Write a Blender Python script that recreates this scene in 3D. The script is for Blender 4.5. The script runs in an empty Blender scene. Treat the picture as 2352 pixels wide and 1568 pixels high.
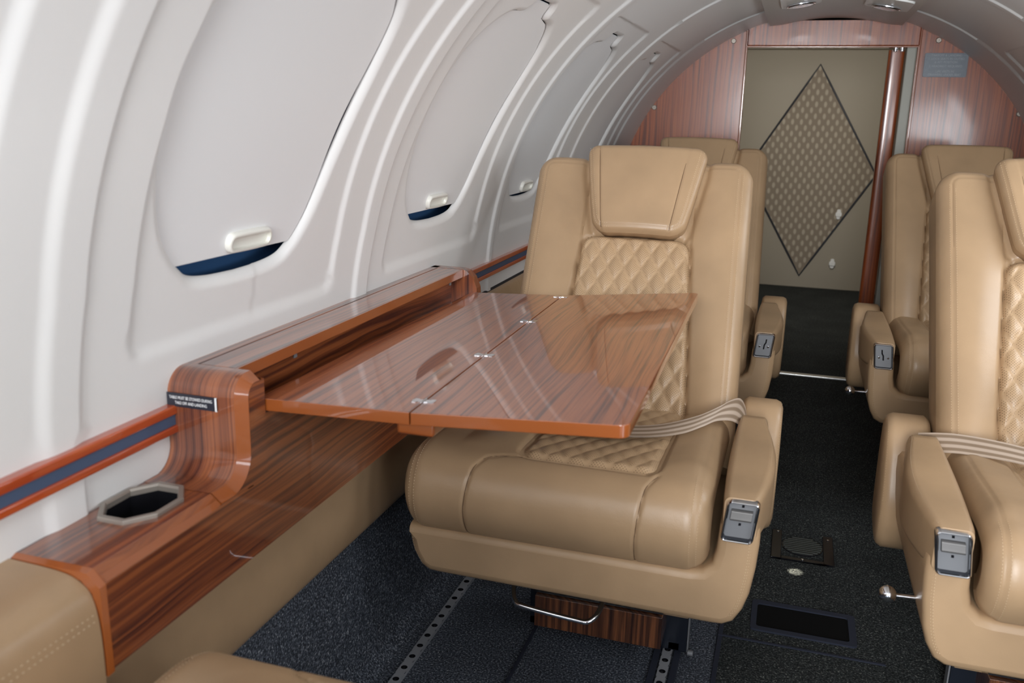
import bpy, bmesh, math, random
from mathutils import Vector, Matrix
random.seed(4)
SC = bpy.context.scene
COL = SC.collection
H = 0.87                      # eye height above the cabin floor
PI = math.pi
R_ = math.radians

# ------------------------------------------------------------------ camera
def setup_camera():
    dx = Vector((0.95335486, 0.09525107, -0.28642932))
    dy = Vector((0.30100973, -0.22916753, 0.92567564))
    dz = Vector((0.02253129, -0.96871537, -0.24714948))
    right = Vector((dx[0], dy[0], dz[0])); down = Vector((dx[1], dy[1], dz[1])); fwd = Vector((dx[2], dy[2], dz[2]))
    up = -down; back = -fwd
    m = Matrix(((right[0], up[0], back[0], 0), (right[1], up[1], back[1], 0), (right[2], up[2], back[2], H), (0, 0, 0, 1)))
    cd = bpy.data.cameras.new('camera'); co = bpy.data.objects.new('camera', cd); COL.objects.link(co)
    co.matrix_world = m
    cd.sensor_width = 36; cd.sensor_fit = 'HORIZONTAL'; cd.lens = 2035.8 / 2352 * 36
    cd.clip_start = 0.02; cd.clip_end = 50
    cd.dof.use_dof = True; cd.dof.focus_distance = 1.65; cd.dof.aperture_fstop = 7.5
    SC.camera = co
setup_camera()

# ------------------------------------------------------------------ world, lights, exposure
W = bpy.data.worlds.new('world'); SC.world = W; W.use_nodes = True
bg = W.node_tree.nodes['Background']; bg.inputs[0].default_value = (0.72, 0.85, 1.0, 1); bg.inputs[1].default_value = 1.6

def area(name, loc, target, sx, sy, power, col=(1, 1, 1), spread=180):
    l = bpy.data.lights.new(name, 'AREA'); l.shape = 'RECTANGLE'; l.size = sx; l.size_y = sy; l.energy = power; l.color = col
    o = bpy.data.objects.new(name, l); COL.objects.link(o); o.location = loc
    d = Vector(target) - Vector(loc); o.rotation_euler = d.to_track_quat('-Z', 'Y').to_euler(); l.spread = math.radians(spread)
    return o
area('open_door_daylight', (0.05, -0.9, 1.15), (-0.45, 1.2, 0.95), 0.55, 0.8, 8.5, (0.97, 0.98, 1.0), 90)
area('low_right_fill', (0.685, -0.02, 0.34), (-0.6, 0.55, 0.50), 0.5, 0.5, 2.6, (0.82, 0.90, 1.0))  # added lamp before the right panel, for the console bevel highlight; no door there
area('cockpit_daylight', (0.0, -2.3, 1.15), (0.0, 2.5, 0.9), 1.0, 1.2, 84, (0.95, 0.975, 1.0))
for wy, wp in ((-0.15, 2.1), (0.285, 2.0), (0.866, 2.5), (1.448, 2.6), (1.986, 2.4)):      # daylight through the open windows of the right wall
    area('right_window_daylight', (0.655, wy, 0.885), (-0.45, wy + 0.25, 0.80), 0.27, 0.30, wp, (0.90, 0.95, 1.0))
area('passage_fill', (0.1, 3.9, 1.18), (0.0, 4.8, 0.5), 0.5, 0.3, 7.0, (1.0, 0.95, 0.86))  # added fill high in the passage, brightens the far door
def spot(name, loc, target, power, ang):
    l = bpy.data.lights.new(name, 'SPOT'); l.energy = power; l.spot_size = math.radians(ang); l.spot_blend = 0.6; l.shadow_soft_size = 0.004; l.color = (1, 0.9, 0.72)
    o = bpy.data.objects.new(name, l); COL.objects.link(o); o.location = loc; o.rotation_euler = (Vector(target) - Vector(loc)).to_track_quat('-Z', 'Y').to_euler()
spot('carpet_glint_spot', (0.02, 1.66, 0.20), (0.077, 1.696, 0.0), 14.0, 8)  # added spot without a fixture, makes the bright patch on the aisle carpet
SC.view_settings.view_transform = 'Standard'
SC.view_settings.look = 'None'
SC.view_settings.exposure = 0.0
SC.view_settings.gamma = 1
SC.view_settings.use_curve_mapping = False
SC.cycles.max_bounces = 10
SC.cycles.diffuse_bounces = 6
SC.cycles.use_denoising = True

# ------------------------------------------------------------------ materials
def new_mat(name):
    m = bpy.data.materials.new(name); m.use_nodes = True
    nt = m.node_tree; b = nt.nodes['Principled BSDF']
    return m, nt, b
def L(nt, a, b): nt.links.new(a, b)
def node(nt, t, **kw):
    n = nt.nodes.new(t)
    for k, v in kw.items(): setattr(n, k, v)
    return n
def simple(name, col, rough=0.5, metal=0.0, spec=0.5, coat=0.0, emit=None):
    m, nt, b = new_mat(name)
    b.inputs['Base Color'].default_value = (*col, 1); b.inputs['Roughness'].default_value = rough
    b.inputs['Metallic'].default_value = metal; b.inputs['Specular IOR Level'].default_value = spec
    b.inputs['Coat Weight'].default_value = coat; b.inputs['Coat Roughness'].default_value = 0.04
    if emit: b.inputs['Emission Color'].default_value = (*emit[:3], 1); b.inputs['Emission Strength'].default_value = emit[3]
    return m
def ramp(nt, stops):
    r = node(nt, 'ShaderNodeValToRGB'); e = r.color_ramp.elements
    while len(e) < len(stops): e.new(0.5)
    for i, (p, c) in enumerate(stops): e[i].position = p; e[i].color = (*c, 1)
    return r
def wood(name, su=34, sv=1.5, seed=0.0, dark=(0.062, 0.018, 0.012), mid=(0.20, 0.057, 0.020), light=(0.36, 0.105, 0.028), bias=0.0, rough=0.3, warp=0.35):
    m, nt, b = new_mat(name)
    uv = node(nt, 'ShaderNodeUVMap'); uv.uv_map = 'UVMap'
    # gentle warp of the grain
    mp0 = node(nt, 'ShaderNodeMapping'); mp0.inputs['Scale'].default_value = (5, 2.2, 1); mp0.inputs['Location'].default_value = (seed, seed * 2, seed)
    L(nt, uv.outputs[0], mp0.inputs[0])
    nw = node(nt, 'ShaderNodeTexNoise'); nw.inputs['Scale'].default_value = 1; nw.inputs['Detail'].default_value = 2
    L(nt, mp0.outputs[0], nw.inputs[0])
    mp = node(nt, 'ShaderNodeMapping'); mp.inputs['Scale'].default_value = (su, sv, 1); mp.inputs['Location'].default_value = (seed * 3, seed, 0)
    L(nt, uv.outputs[0], mp.inputs[0])
    vm = node(nt, 'ShaderNodeVectorMath', operation='MULTIPLY_ADD')
    L(nt, nw.outputs['Color'], vm.inputs[0]); vm.inputs[1].default_value = (su * 0.05 * warp / 0.35, 0, 0)
    L(nt, mp.outputs[0], vm.inputs[2])
    n1 = node(nt, 'ShaderNodeTexNoise'); n1.inputs['Scale'].default_value = 1.0; n1.inputs['Detail'].default_value = 5; n1.inputs['Roughness'].default_value = 0.62
    n1.inputs['Distortion'].default_value = warp
    L(nt, vm.outputs[0], n1.inputs[0])
    mp2 = node(nt, 'ShaderNodeMapping'); mp2.inputs['Scale'].default_value = (8, 5, 1)
    L(nt, vm.outputs[0], mp2.inputs[0])
    n2 = node(nt, 'ShaderNodeTexNoise'); n2.inputs['Scale'].default_value = 1.0; n2.inputs['Detail'].default_value = 3
    L(nt, mp2.outputs[0], n2.inputs[0])
    ad = node(nt, 'ShaderNodeMath', operation='MULTIPLY_ADD'); ad.inputs[1].default_value = 0.25
    L(nt, n2.outputs[0], ad.inputs[0]); 
    sb = node(nt, 'ShaderNodeMath', operation='ADD'); sb.inputs[1].default_value = -0.125 + bias
    L(nt, n1.outputs[0], sb.inputs[0]); L(nt, sb.outputs[0], ad.inputs[2])
    r = ramp(nt, [(0.36, dark), (0.44, tuple(0.45 * a + 0.55 * c for a, c in zip(dark, mid))), (0.50, mid), (0.60, light), (0.70, mid)])
    L(nt, ad.outputs[0], r.inputs[0]); L(nt, r.outputs[0], b.inputs['Base Color'])
    b.inputs['Roughness'].default_value = rough; b.inputs['Coat Weight'].default_value = 1.0; b.inputs['Coat Roughness'].default_value = 0.035
    b.inputs['Coat IOR'].default_value = 1.55
    return m
def leather(name, col, rough=0.42):
    m, nt, b = new_mat(name)
    tc = node(nt, 'ShaderNodeTexCoord')
    n = node(nt, 'ShaderNodeTexNoise'); n.inputs['Scale'].default_value = 9; n.inputs['Detail'].default_value = 3
    L(nt, tc.outputs['Object'], n.inputs[0])
    r = ramp(nt, [(0.3, tuple(c * 0.88 for c in col)), (0.7, tuple(min(1, c * 1.08) for c in col))])
    L(nt, n.outputs[0], r.inputs[0]); L(nt, r.outputs[0], b.inputs['Base Color'])
    v = node(nt, 'ShaderNodeTexVoronoi'); v.inputs['Scale'].default_value = 900
    L(nt, tc.outputs['Object'], v.inputs[0])
    n3 = node(nt, 'ShaderNodeTexNoise'); n3.inputs['Scale'].default_value = 38; n3.inputs['Detail'].default_value = 4
    L(nt, tc.outputs['Object'], n3.inputs[0])
    mx = node(nt, 'ShaderNodeMath', operation='MULTIPLY_ADD'); mx.inputs[1].default_value = 0.10
    L(nt, v.outputs['Distance'], mx.inputs[0]); L(nt, n3.outputs[0], mx.inputs[2])
    bp = node(nt, 'ShaderNodeBump'); bp.inputs['Strength'].default_value = 0.22; bp.inputs['Distance'].default_value = 0.0022
    L(nt, mx.outputs[0], bp.inputs['Height']); L(nt, bp.outputs[0], b.inputs['Normal'])
    b.inputs['Roughness'].default_value = rough; b.inputs['Specular IOR Level'].default_value = 0.5
    return m
TAN = (0.40, 0.266, 0.152)
M = {}
M['leather'] = leather('tan_leather', TAN, 0.37)
M['stitch'] = simple('thread', (0.60, 0.45, 0.29), 0.7)
M['seam'] = simple('seam_crease_shade', (0.16, 0.095, 0.05), 0.8)  # for tubes in the seams: crease shade put into a dark colour
M['stitch_dark'] = simple('quilting_thread', (0.30, 0.195, 0.11), 0.8)
def _soft():
    b = M['wood_wall'].node_tree.nodes['Principled BSDF']; b.inputs['Coat Roughness'].default_value = 0.10; b.inputs['Coat Weight'].default_value = 0.5
def perforated():
    # quilted leather: the diamonds carry rows of pin holes; UV is metric
    m = leather('perforated_leather', (0.46, 0.31, 0.178), 0.38); nt = m.node_tree; b = nt.nodes['Principled BSDF']
    uv = node(nt, 'ShaderNodeUVMap'); uv.uv_map = 'UVMap'
    sp = node(nt, 'ShaderNodeSeparateXYZ'); L(nt, uv.outputs[0], sp.inputs[0])
    def cell(out, pitch, off):
        a = node(nt, 'ShaderNodeMath', operation='MULTIPLY_ADD'); a.inputs[1].default_value = 1 / pitch; a.inputs[2].default_value = off
        L(nt, out, a.inputs[0])
        f = node(nt, 'ShaderNodeMath', operation='FRACT'); L(nt, a.outputs[0], f.inputs[0])
        s = node(nt, 'ShaderNodeMath', operation='SUBTRACT'); s.inputs[1].default_value = 0.5; L(nt, f.outputs[0], s.inputs[0])
        q = node(nt, 'ShaderNodeMath', operation='MULTIPLY'); L(nt, s.outputs[0], q.inputs[0]); L(nt, s.outputs[0], q.inputs[1])
        return q
    ds = []
    for o in (0.0, 0.5):
        a, c = cell(sp.outputs[0], 0.0044, o), cell(sp.outputs[1], 0.0044, o)
        s = node(nt, 'ShaderNodeMath', operation='ADD'); L(nt, a.outputs[0], s.inputs[0]); L(nt, c.outputs[0], s.inputs[1]); ds.append(s)
    mn = node(nt, 'ShaderNodeMath', operation='MINIMUM'); L(nt, ds[0].outputs[0], mn.inputs[0]); L(nt, ds[1].outputs[0], mn.inputs[1])
    lt = node(nt, 'ShaderNodeMath', operation='LESS_THAN'); lt.inputs[1].default_value = 0.017; L(nt, mn.outputs[0], lt.inputs[0])
    # only inside the diamonds: |sin|*|sin| of the diamond lattice
    def tri(sign):
        c = node(nt, 'ShaderNodeMath', operation='MULTIPLY'); c.inputs[1].default_value = 1 / QW; L(nt, sp.outputs[0], c.inputs[0])
        a = node(nt, 'ShaderNodeMath', operation='MULTIPLY_ADD'); a.inputs[1].default_value = sign / QH
        L(nt, sp.outputs[1], a.inputs[0]); L(nt, c.outputs[0], a.inputs[2])
        p = node(nt, 'ShaderNodeMath', operation='MULTIPLY'); p.inputs[1].default_value = PI; L(nt, a.outputs[0], p.inputs[0])
        s = node(nt, 'ShaderNodeMath', operation='SINE'); L(nt, p.outputs[0], s.inputs[0])
        ab = node(nt, 'ShaderNodeMath', operation='ABSOLUTE'); L(nt, s.outputs[0], ab.inputs[0]); return ab
    t1, t2 = tri(1), tri(-1)
    mi = node(nt, 'ShaderNodeMath', operation='MINIMUM'); L(nt, t1.outputs[0], mi.inputs[0]); L(nt, t2.outputs[0], mi.inputs[1])
    gt = node(nt, 'ShaderNodeMath', operation='GREATER_THAN'); gt.inputs[1].default_value = 0.30; L(nt, mi.outputs[0], gt.inputs[0])
    mk = node(nt, 'ShaderNodeMath', operation='MULTIPLY'); L(nt, lt.outputs[0], mk.inputs[0]); L(nt, gt.outputs[0], mk.inputs[1])
    old = b.inputs['Base Color'].links[0].from_socket
    mx = node(nt, 'ShaderNodeMix', data_type='RGBA'); L(nt, mk.outputs[0], mx.inputs[0]); L(nt, old, mx.inputs[6]); mx.inputs[7].default_value = (0.13, 0.078, 0.042, 1)
    L(nt, mx.outputs[2], b.inputs['Base Color'])
    return m
QW, QH = 0.0310, 0.0560
M['quilt'] = perforated()
M['wood'] = wood('striped_wood_veneer', 150, 1.7, 1.3, dark=(0.060, 0.016, 0.012), mid=(0.185, 0.050, 0.019), light=(0.31, 0.090, 0.028), bias=0.012)
M['wood_face'] = wood('straight_grain_veneer', 110, 0.8, 4.7, mid=(0.18, 0.054, 0.024), light=(0.31, 0.100, 0.038), warp=0.1)
M['wood_table'] = wood('tabletop_veneer', 190, 3.0, 8.1, dark=(0.090, 0.022, 0.012), mid=(0.27, 0.070, 0.024), light=(0.37, 0.110, 0.036), bias=0.02, warp=0.35)
M['wood_drawer'] = wood('drawer_veneer', 120, 3.0, 2.7, dark=(0.03, 0.010, 0.006), mid=(0.11, 0.038, 0.016), light=(0.24, 0.085, 0.032), rough=0.35, warp=0.2)
M['wood_wall'] = wood('bulkhead_veneer', 110, 1.6, 6.4, dark=(0.12, 0.024, 0.008), mid=(0.30, 0.066, 0.016), light=(0.38, 0.098, 0.026), warp=0.2)
_soft()
M['edge'] = simple('mahogany_edge', (0.29, 0.075, 0.015), 0.3, coat=1.0)
M['rail_wood'] = wood('rail_mahogany', 60, 3, 5.1, dark=(0.32, 0.042, 0.010), mid=(0.42, 0.062, 0.013), light=(0.48, 0.085, 0.016), warp=0.1)
M['rail_blue'] = simple('rail_blue_inlay', (0.055, 0.085, 0.15), 0.45)
def wallpaint():
    m, nt, b = new_mat('cream_moulded_panel')
    tc = node(nt, 'ShaderNodeTexCoord')
    n = node(nt, 'ShaderNodeTexNoise'); n.inputs['Scale'].default_value = 420; n.inputs['Detail'].default_value = 2
    L(nt, tc.outputs['Object'], n.inputs[0])
    bp = node(nt, 'ShaderNodeBump'); bp.inputs['Strength'].default_value = 0.06; bp.inputs['Distance'].default_value = 0.001
    L(nt, n.outputs[0], bp.inputs['Height']); L(nt, bp.outputs[0], b.inputs['Normal'])
    b.inputs['Base Color'].default_value = (0.735, 0.73, 0.715, 1); b.inputs['Roughness'].default_value = 0.36
    return m
M['wall'] = wallpaint()
M['shade'] = simple('shade_panel', (0.76, 0.765, 0.765), 0.42)
M['pull'] = simple('cream_pull', (0.74, 0.73, 0.67), 0.3)
M['pane'] = simple('tinted_pane', (0.04, 0.10, 0.22), 0.12, 0, 0.5)
M['gap'] = simple('dark_gap', (0.01, 0.01, 0.012), 0.7)
M['chrome'] = simple('chrome', (0.78, 0.79, 0.82), 0.12, 1)
M['satin'] = simple('satin_metal', (0.20, 0.205, 0.215), 0.5, 0.35)
M['latch'] = simple('brushed_latch', (0.15, 0.145, 0.14), 0.45, 0.5)
M['track'] = simple('track_aluminium', (0.36, 0.37, 0.39), 0.42, 0.25)
M['champagne'] = simple('brushed_ring', (0.34, 0.30, 0.26), 0.35, 0.5)
M['black'] = simple('black_gloss', (0.008, 0.008, 0.010), 0.18)
M['legmetal'] = simple('dark_leg_paint', (0.018, 0.022, 0.032), 0.22, 0.3)
M['binding'] = simple('navy_carpet_binding', (0.013, 0.017, 0.032), 0.85)
M['beige'] = simple('beige_door_panel', (0.33, 0.29, 0.225), 0.6)
M['jamb'] = simple('beige_jamb', (0.42, 0.42, 0.36), 0.45)
M['piping'] = simple('dark_piping', (0.02, 0.022, 0.03), 0.5)
M['headliner'] = simple('cream_headliner', (0.60, 0.57, 0.53), 0.4)
M['white'] = simple('white_plastic', (0.8, 0.8, 0.78), 0.35)
M['lens'] = simple('smoked_lens', (0.05, 0.05, 0.05), 0.08)
M['placard'] = simple('placard_black', (0.02, 0.024, 0.035), 0.3)
M['placard_grey'] = simple('placard_grey', (0.14, 0.17, 0.21), 0.35)
M['ink'] = simple('placard_white', (0.80, 0.82, 0.82), 0.5)
M['ink_grey'] = simple('placard_pale', (0.42, 0.46, 0.50), 0.5)
M['silver_strip'] = simple('threshold_metal', (0.75, 0.75, 0.72), 0.3, 0.7)
def carpet(name, base, fleck, amt=0.62):
    m, nt, b = new_mat(name)
    tc = node(nt, 'ShaderNodeTexCoord')
    n = node(nt, 'ShaderNodeTexNoise'); n.inputs['Scale'].default_value = 300; n.inputs['Detail'].default_value = 3; n.inputs['Roughness'].default_value = 0.75
    L(nt, tc.outputs['Object'], n.inputs[0])
    n2 = node(nt, 'ShaderNodeTexNoise'); n2.inputs['Scale'].default_value = 6; n2.inputs['Detail'].default_value = 3
    L(nt, tc.outputs['Object'], n2.inputs[0])
    r = ramp(nt, [(0.40, tuple(c * 0.35 for c in base)), (0.52, base), (amt, tuple(c * 2.2 for c in base)), (0.74, fleck)])
    ad = node(nt, 'ShaderNodeMath', operation='MULTIPLY_ADD'); ad.inputs[1].default_value = 0.10
    L(nt, n2.outputs[0], ad.inputs[0]); 
    s = node(nt, 'ShaderNodeMath', operation='ADD'); s.inputs[1].default_value = -0.05; L(nt, n.outputs[0], s.inputs[0]); L(nt, s.outputs[0], ad.inputs[2])
    L(nt, ad.outputs[0], r.inputs[0]); L(nt, r.outputs[0], b.inputs['Base Color'])
    bp = node(nt, 'ShaderNodeBump'); bp.inputs['Strength'].default_value = 0.9; bp.inputs['Distance'].default_value = 0.003
    L(nt, n.outputs[0], bp.inputs['Height']); L(nt, bp.outputs[0], b.inputs['Normal'])
    b.inputs['Roughness'].default_value = 0.95; b.inputs['Specular IOR Level'].default_value = 0.15
    return m
M['carpet'] = carpet('navy_flecked_carpet', (0.078, 0.088, 0.108), (0.75, 0.75, 0.72), 0.60)
M['carpet_shaded'] = carpet('shaded_carpet', (0.034, 0.038, 0.038), (0.45, 0.45, 0.38))  # same carpet, darker: the weaker light is put into its colour
def belt_mat():
    m, nt, b = new_mat('striped_webbing')
    uv = node(nt, 'ShaderNodeUVMap'); uv.uv_map = 'UVMap'
    sp = node(nt, 'ShaderNodeSeparateXYZ'); L(nt, uv.outputs[0], sp.inputs[0])
    a = node(nt, 'ShaderNodeMath', operation='MULTIPLY'); a.inputs[1].default_value = 2 * PI * 3; L(nt, sp.outputs[0], a.inputs[0])
    s = node(nt, 'ShaderNodeMath', operation='COSINE'); L(nt, a.outputs[0], s.inputs[0])
    r = ramp(nt, [(0.0, (0.22, 0.155, 0.10)), (0.35, (0.25, 0.18, 0.125)), (0.65, (0.44, 0.345, 0.265)), (1.0, (0.46, 0.365, 0.285))])
    mr = node(nt, 'ShaderNodeMapRange'); mr.inputs[1].default_value = -1; mr.inputs[2].default_value = 1; L(nt, s.outputs[0], mr.inputs[0])
    L(nt, mr.outputs[0], r.inputs[0]); L(nt, r.outputs[0], b.inputs['Base Color']); b.inputs['Roughness'].default_value = 0.5
    return m
M['belt'] = belt_mat()
M['vent_bar'] = simple('vent_bar', (0.035, 0.038, 0.032), 0.5)
def fabric():
    m, nt, b = new_mat('patterned_door_fabric')
    uv = node(nt, 'ShaderNodeUVMap'); uv.uv_map = 'UVMap'
    sp = node(nt, 'ShaderNodeSeparateXYZ'); L(nt, uv.outputs[0], sp.inputs[0])
    vals = []
    for o in (0.0, 0.5):
        def cell(out, pitch):
            a = node(nt, 'ShaderNodeMath', operation='MULTIPLY_ADD'); a.inputs[1].default_value = 1 / pitch; a.inputs[2].default_value = o; L(nt, out, a.inputs[0])
            f = node(nt, 'ShaderNodeMath', operation='FRACT'); L(nt, a.outputs[0], f.inputs[0])
            s = node(nt, 'ShaderNodeMath', operation='SUBTRACT'); s.inputs[1].default_value = 0.5; L(nt, f.outputs[0], s.inputs[0])
            q = node(nt, 'ShaderNodeMath', operation='MULTIPLY'); L(nt, s.outputs[0], q.inputs[0]); L(nt, s.outputs[0], q.inputs[1]); return q
        a, c = cell(sp.outputs[0], 0.044), cell(sp.outputs[1], 0.060)
        s = node(nt, 'ShaderNodeMath', operation='MULTIPLY_ADD'); s.inputs[1].default_value = 1.9; L(nt, a.outputs[0], s.inputs[0]); L(nt, c.outputs[0], s.inputs[2]); vals.append(s)
    mn = node(nt, 'ShaderNodeMath', operation='MINIMUM'); L(nt, vals[0].outputs[0], mn.inputs[0]); L(nt, vals[1].outputs[0], mn.inputs[1])
    r = ramp(nt, [(0.0, (0.42, 0.36, 0.28)), (0.035, (0.40, 0.345, 0.265)), (0.085, (0.235, 0.19, 0.14)), (1.0, (0.225, 0.18, 0.13))])
    L(nt, mn.outputs[0], r.inputs[0]); L(nt, r.outputs[0], b.inputs['Base Color']); b.inputs['Roughness'].default_value = 0.7
    return m
M['fabric'] = fabric()

# ------------------------------------------------------------------ mesh helpers
class MB:
    def __init__(s): s.v = []; s.f = []; s.m = []; s.uv = []
    def add(s, vs, fs, mat=0, uvs=None):
        o = len(s.v); s.v += [tuple(p) for p in vs]
        for k, f in enumerate(fs):
            s.f.append(tuple(i + o for i in f)); s.m.append(mat)
            s.uv.append([uvs[i] for i in f] if uvs else None)
        return s
    def box(s, x0, x1, y0, y1, z0, z1, mat=0):
        v = [(x, y, z) for z in (z0, z1) for y in (y0, y1) for x in (x0, x1)]
        return s.add(v, [(0, 2, 3, 1), (4, 5, 7, 6), (0, 1, 5, 4), (2, 6, 7, 3), (0, 4, 6, 2), (1, 3, 7, 5)], mat)
    def hexa(s, b, t, mat=0):     # b, t: four bottom / four top points, both anticlockwise seen from above
        v = list(b) + list(t)
        return s.add(v, [(3, 2, 1, 0), (4, 5, 6, 7), (0, 1, 5, 4), (1, 2, 6, 5), (2, 3, 7, 6), (3, 0, 4, 7)], mat)
    def grid(s, P, mat=0, uv=None, closed_i=False, closed_j=False, flip=False):
        ni, nj = len(P), len(P[0]); vs = [p for row in P for p in row]; fs = []
        for i in range(ni if closed_i else ni - 1):
            for j in range(nj if closed_j else nj - 1):
                a = i * nj + j; b = i * nj + (j + 1) % nj; c = ((i + 1) % ni) * nj + (j + 1) % nj; d = ((i + 1) % ni) * nj + j
                fs.append((a, d, c, b) if flip else (a, b, c, d))
        u = [q for row in uv for q in row] if uv else None
        return s.add(vs, fs, mat, u)
    def tube(s, pts, r, n=8, closed=False, mat=0, cap=True):
        pts = [Vector(p) for p in pts]; N = len(pts); rings = []; up = None
        for i in range(N):
            a = pts[(i - 1) % N] if (closed or i > 0) else pts[i]; b = pts[(i + 1) % N] if (closed or i < N - 1) else pts[i]
            t = (b - a).normalized()
            if up is None: up = t.orthogonal().normalized()
            up = (up - t * up.dot(t)).normalized(); w = t.cross(up)
            rings.append([tuple(pts[i] + (up * math.cos(2 * PI * k / n) + w * math.sin(2 * PI * k / n)) * r) for k in range(n)])
        o = len(s.v); s.grid(rings, mat, None, closed, True)
        if cap and not closed:
            s.f.append(tuple(o + k for k in reversed(range(n)))); s.m.append(mat); s.uv.append(None)
            s.f.append(tuple(o + (N - 1) * n + k for k in range(n))); s.m.append(mat); s.uv.append(None)
        return s
    def prism(s, outline, fn0, fn1, mat=0):   # outline 2-D, fn maps to 3-D at the two ends
        n = len(outline); v = [fn0(*p) for p in outline] + [fn1(*p) for p in outline]
        fs = [tuple(reversed(range(n))), tuple(range(n, 2 * n))] + [(i, (i + 1) % n, n + (i + 1) % n, n + i) for i in range(n)]
        return s.add(v, fs, mat)
    def mirror(s):
        s.v = [(-x, y, z) for x, y, z in s.v]; s.f = [tuple(reversed(f)) for f in s.f]; s.uv = [list(reversed(u)) if u else None for u in s.uv]
        return s
    def build(s, name, mats, parent=None, bevel=0, seg=3, grain=None, angle=38, fixn=True):
        me = bpy.data.meshes.new(name); me.from_pydata(s.v, [], s.f)
        if not isinstance(mats, (list, tuple)): mats = [mats]
        for m in mats: me.materials.append(M[m] if isinstance(m, str) else m)
        for p, mi in zip(me.polygons, s.m): p.material_index = mi
        if any(s.uv):
            ul = me.uv_layers.new(name='UVMap'); k = 0
            for p, u in zip(me.polygons, s.uv):
                for j, li in enumerate(p.loop_indices): ul.data[li].uv = u[j] if u else (0, 0)
        if fixn or bevel:
            bm = bmesh.new(); bm.from_mesh(me)
            if bevel:
                bmesh.ops.remove_doubles(bm, verts=bm.verts, dist=1e-6)
                bm.normal_update()
                ed = [e for e in bm.edges if len(e.link_faces) == 2 and e.calc_face_angle(0) > R_(28)]
                bmesh.ops.bevel(bm, geom=ed, offset=bevel, segments=seg, profile=0.5, affect='EDGES', clamp_overlap=True)
            if fixn: bmesh.ops.recalc_face_normals(bm, faces=bm.faces)
            bm.to_mesh(me); bm.free()
        if grain is not None and 'UVMap' not in me.uv_layers:
            ul = me.uv_layers.new(name='UVMap'); a, b = [k for k in range(3) if k != grain]
            for p in me.polygons:
                for li in p.loop_indices:
                    co = me.vertices[me.loops[li].vertex_index].co; ul.data[li].uv = (co[a] + co[b], co[grain])
        me.shade_smooth(); me.set_sharp_from_angle(angle=R_(angle))
        o = bpy.data.objects.new(name, me); COL.objects.link(o)
        if bevel:
            w = o.modifiers.new('weighted_normal', 'WEIGHTED_NORMAL'); w.keep_sharp = True; w.weight = 100
        if parent: o.parent = parent
        return o
def tag(o, label, cat, group=None):
    o['label'] = label; o['category'] = cat
    if group: o['group'] = group
    return o
def empty(name, loc, rz=0):
    o = bpy.data.objects.new(name, None); COL.objects.link(o); o.location = loc; o.rotation_euler = (0, 0, rz); o.empty_display_size = 0.05
    return o
def struct(o): o['kind'] = 'structure'; return o
def catmull(pts, n=8, closed=False):
    P = [Vector(p) for p in pts]; N = len(P); out = []
    for i in range(N if closed else N - 1):
        g = (lambda k: P[k % N]) if closed else (lambda k: P[max(0, min(N - 1, k))])
        a, b, c, d = g(i - 1), g(i), g(i + 1), g(i + 2)
        for k in range(n):
            t = k / n; out.append(0.5 * ((2 * b) + (c - a) * t + (2 * a - 5 * b + 4 * c - d) * t * t + (3 * b - a - 3 * c + d) * t ** 3))
    if not closed: out.append(P[-1])
    return out
def rrect(x0, x1, y0, y1, r, n=6):
    out = []
    for cx, cy, a0 in ((x1 - r, y0 + r, -90), (x1 - r, y1 - r, 0), (x0 + r, y1 - r, 90), (x0 + r, y0 + r, 180)):
        for k in range(n + 1):
            a = R_(a0 + 90 * k / n); out.append((cx + r * math.cos(a), cy + r * math.sin(a)))
    return out
def smooth(t): t = max(0, min(1, t)); return t * t * (3 - 2 * t)

# ------------------------------------------------------------------ cabin shell
XC, ZC, RR = 0.074, H - 0.341, 0.686
def lean(Y, th): return -0.0012 * max(0, min(th, 60) - 15) * smooth((2.3 - Y) / 1.0)
def shell(Y, th, d=0.0, side=-1):
    r = RR - d
    if th < 0: x, z = -r, RR * R_(th)
    else: x, z = -r * math.cos(R_(th)), r * math.sin(R_(th))
    return (XC + (x if side < 0 else -x), Y + lean(Y, th), ZC + z)
BAYS = [dict(g1=0.045, g2=0.10, c=0.285, b3=0.508, b4=0.578), dict(g1=0.622, g2=0.688, c=0.866, b3=1.088, b4=1.158),
        dict(g1=1.200, g2=1.255, c=1.448, b3=1.676, b4=1.776), dict(g1=1.800, g2=1.830, c=1.986, b3=2.190, b4=2.315),
        dict(g1=2.345, g2=2.385, c=2.535, b3=2.780, b4=2.860)]
EDGES = [-0.35] + [(BAYS[i]['b4'] + BAYS[i + 1]['g1']) / 2 for i in range(4)] + [3.16]
def relief(k, Y, th):
    b = BAYS[k]; A = 0.0034 if Y < 0.9 else 0.0042; ww = 0.020 if Y < 0.9 else 0.011
    d = 0.0
    d += A * smooth((Y - b['b4'] + ww / 2) / ww) if Y > b['c'] else A * smooth((b['g1'] + 0.003 - Y) / 0.006)
    if k == 4 and Y > b['b4'] + 0.02: d = A
    # recessed field round the window
    y0, y1, s0, s1, r = b['g2'], b['b3'], RR * R_(8.4), RR * R_(51), 0.018
    s = RR * R_(th); qx = abs(Y - (y0 + y1) / 2) - (y1 - y0) / 2 + r; qy = abs(s - (s0 + s1) / 2) - (s1 - s0) / 2 + r
    sd = math.hypot(max(qx, 0), max(qy, 0)) + min(max(qx, qy), 0) - r
    w = ww if (Y > b['c']) else 0.006
    if qy > qx and s < (s0 + s1) / 2: w = 0.02
    d -= A * (1 - smooth((sd + w / 2) / w))
    return d
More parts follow.
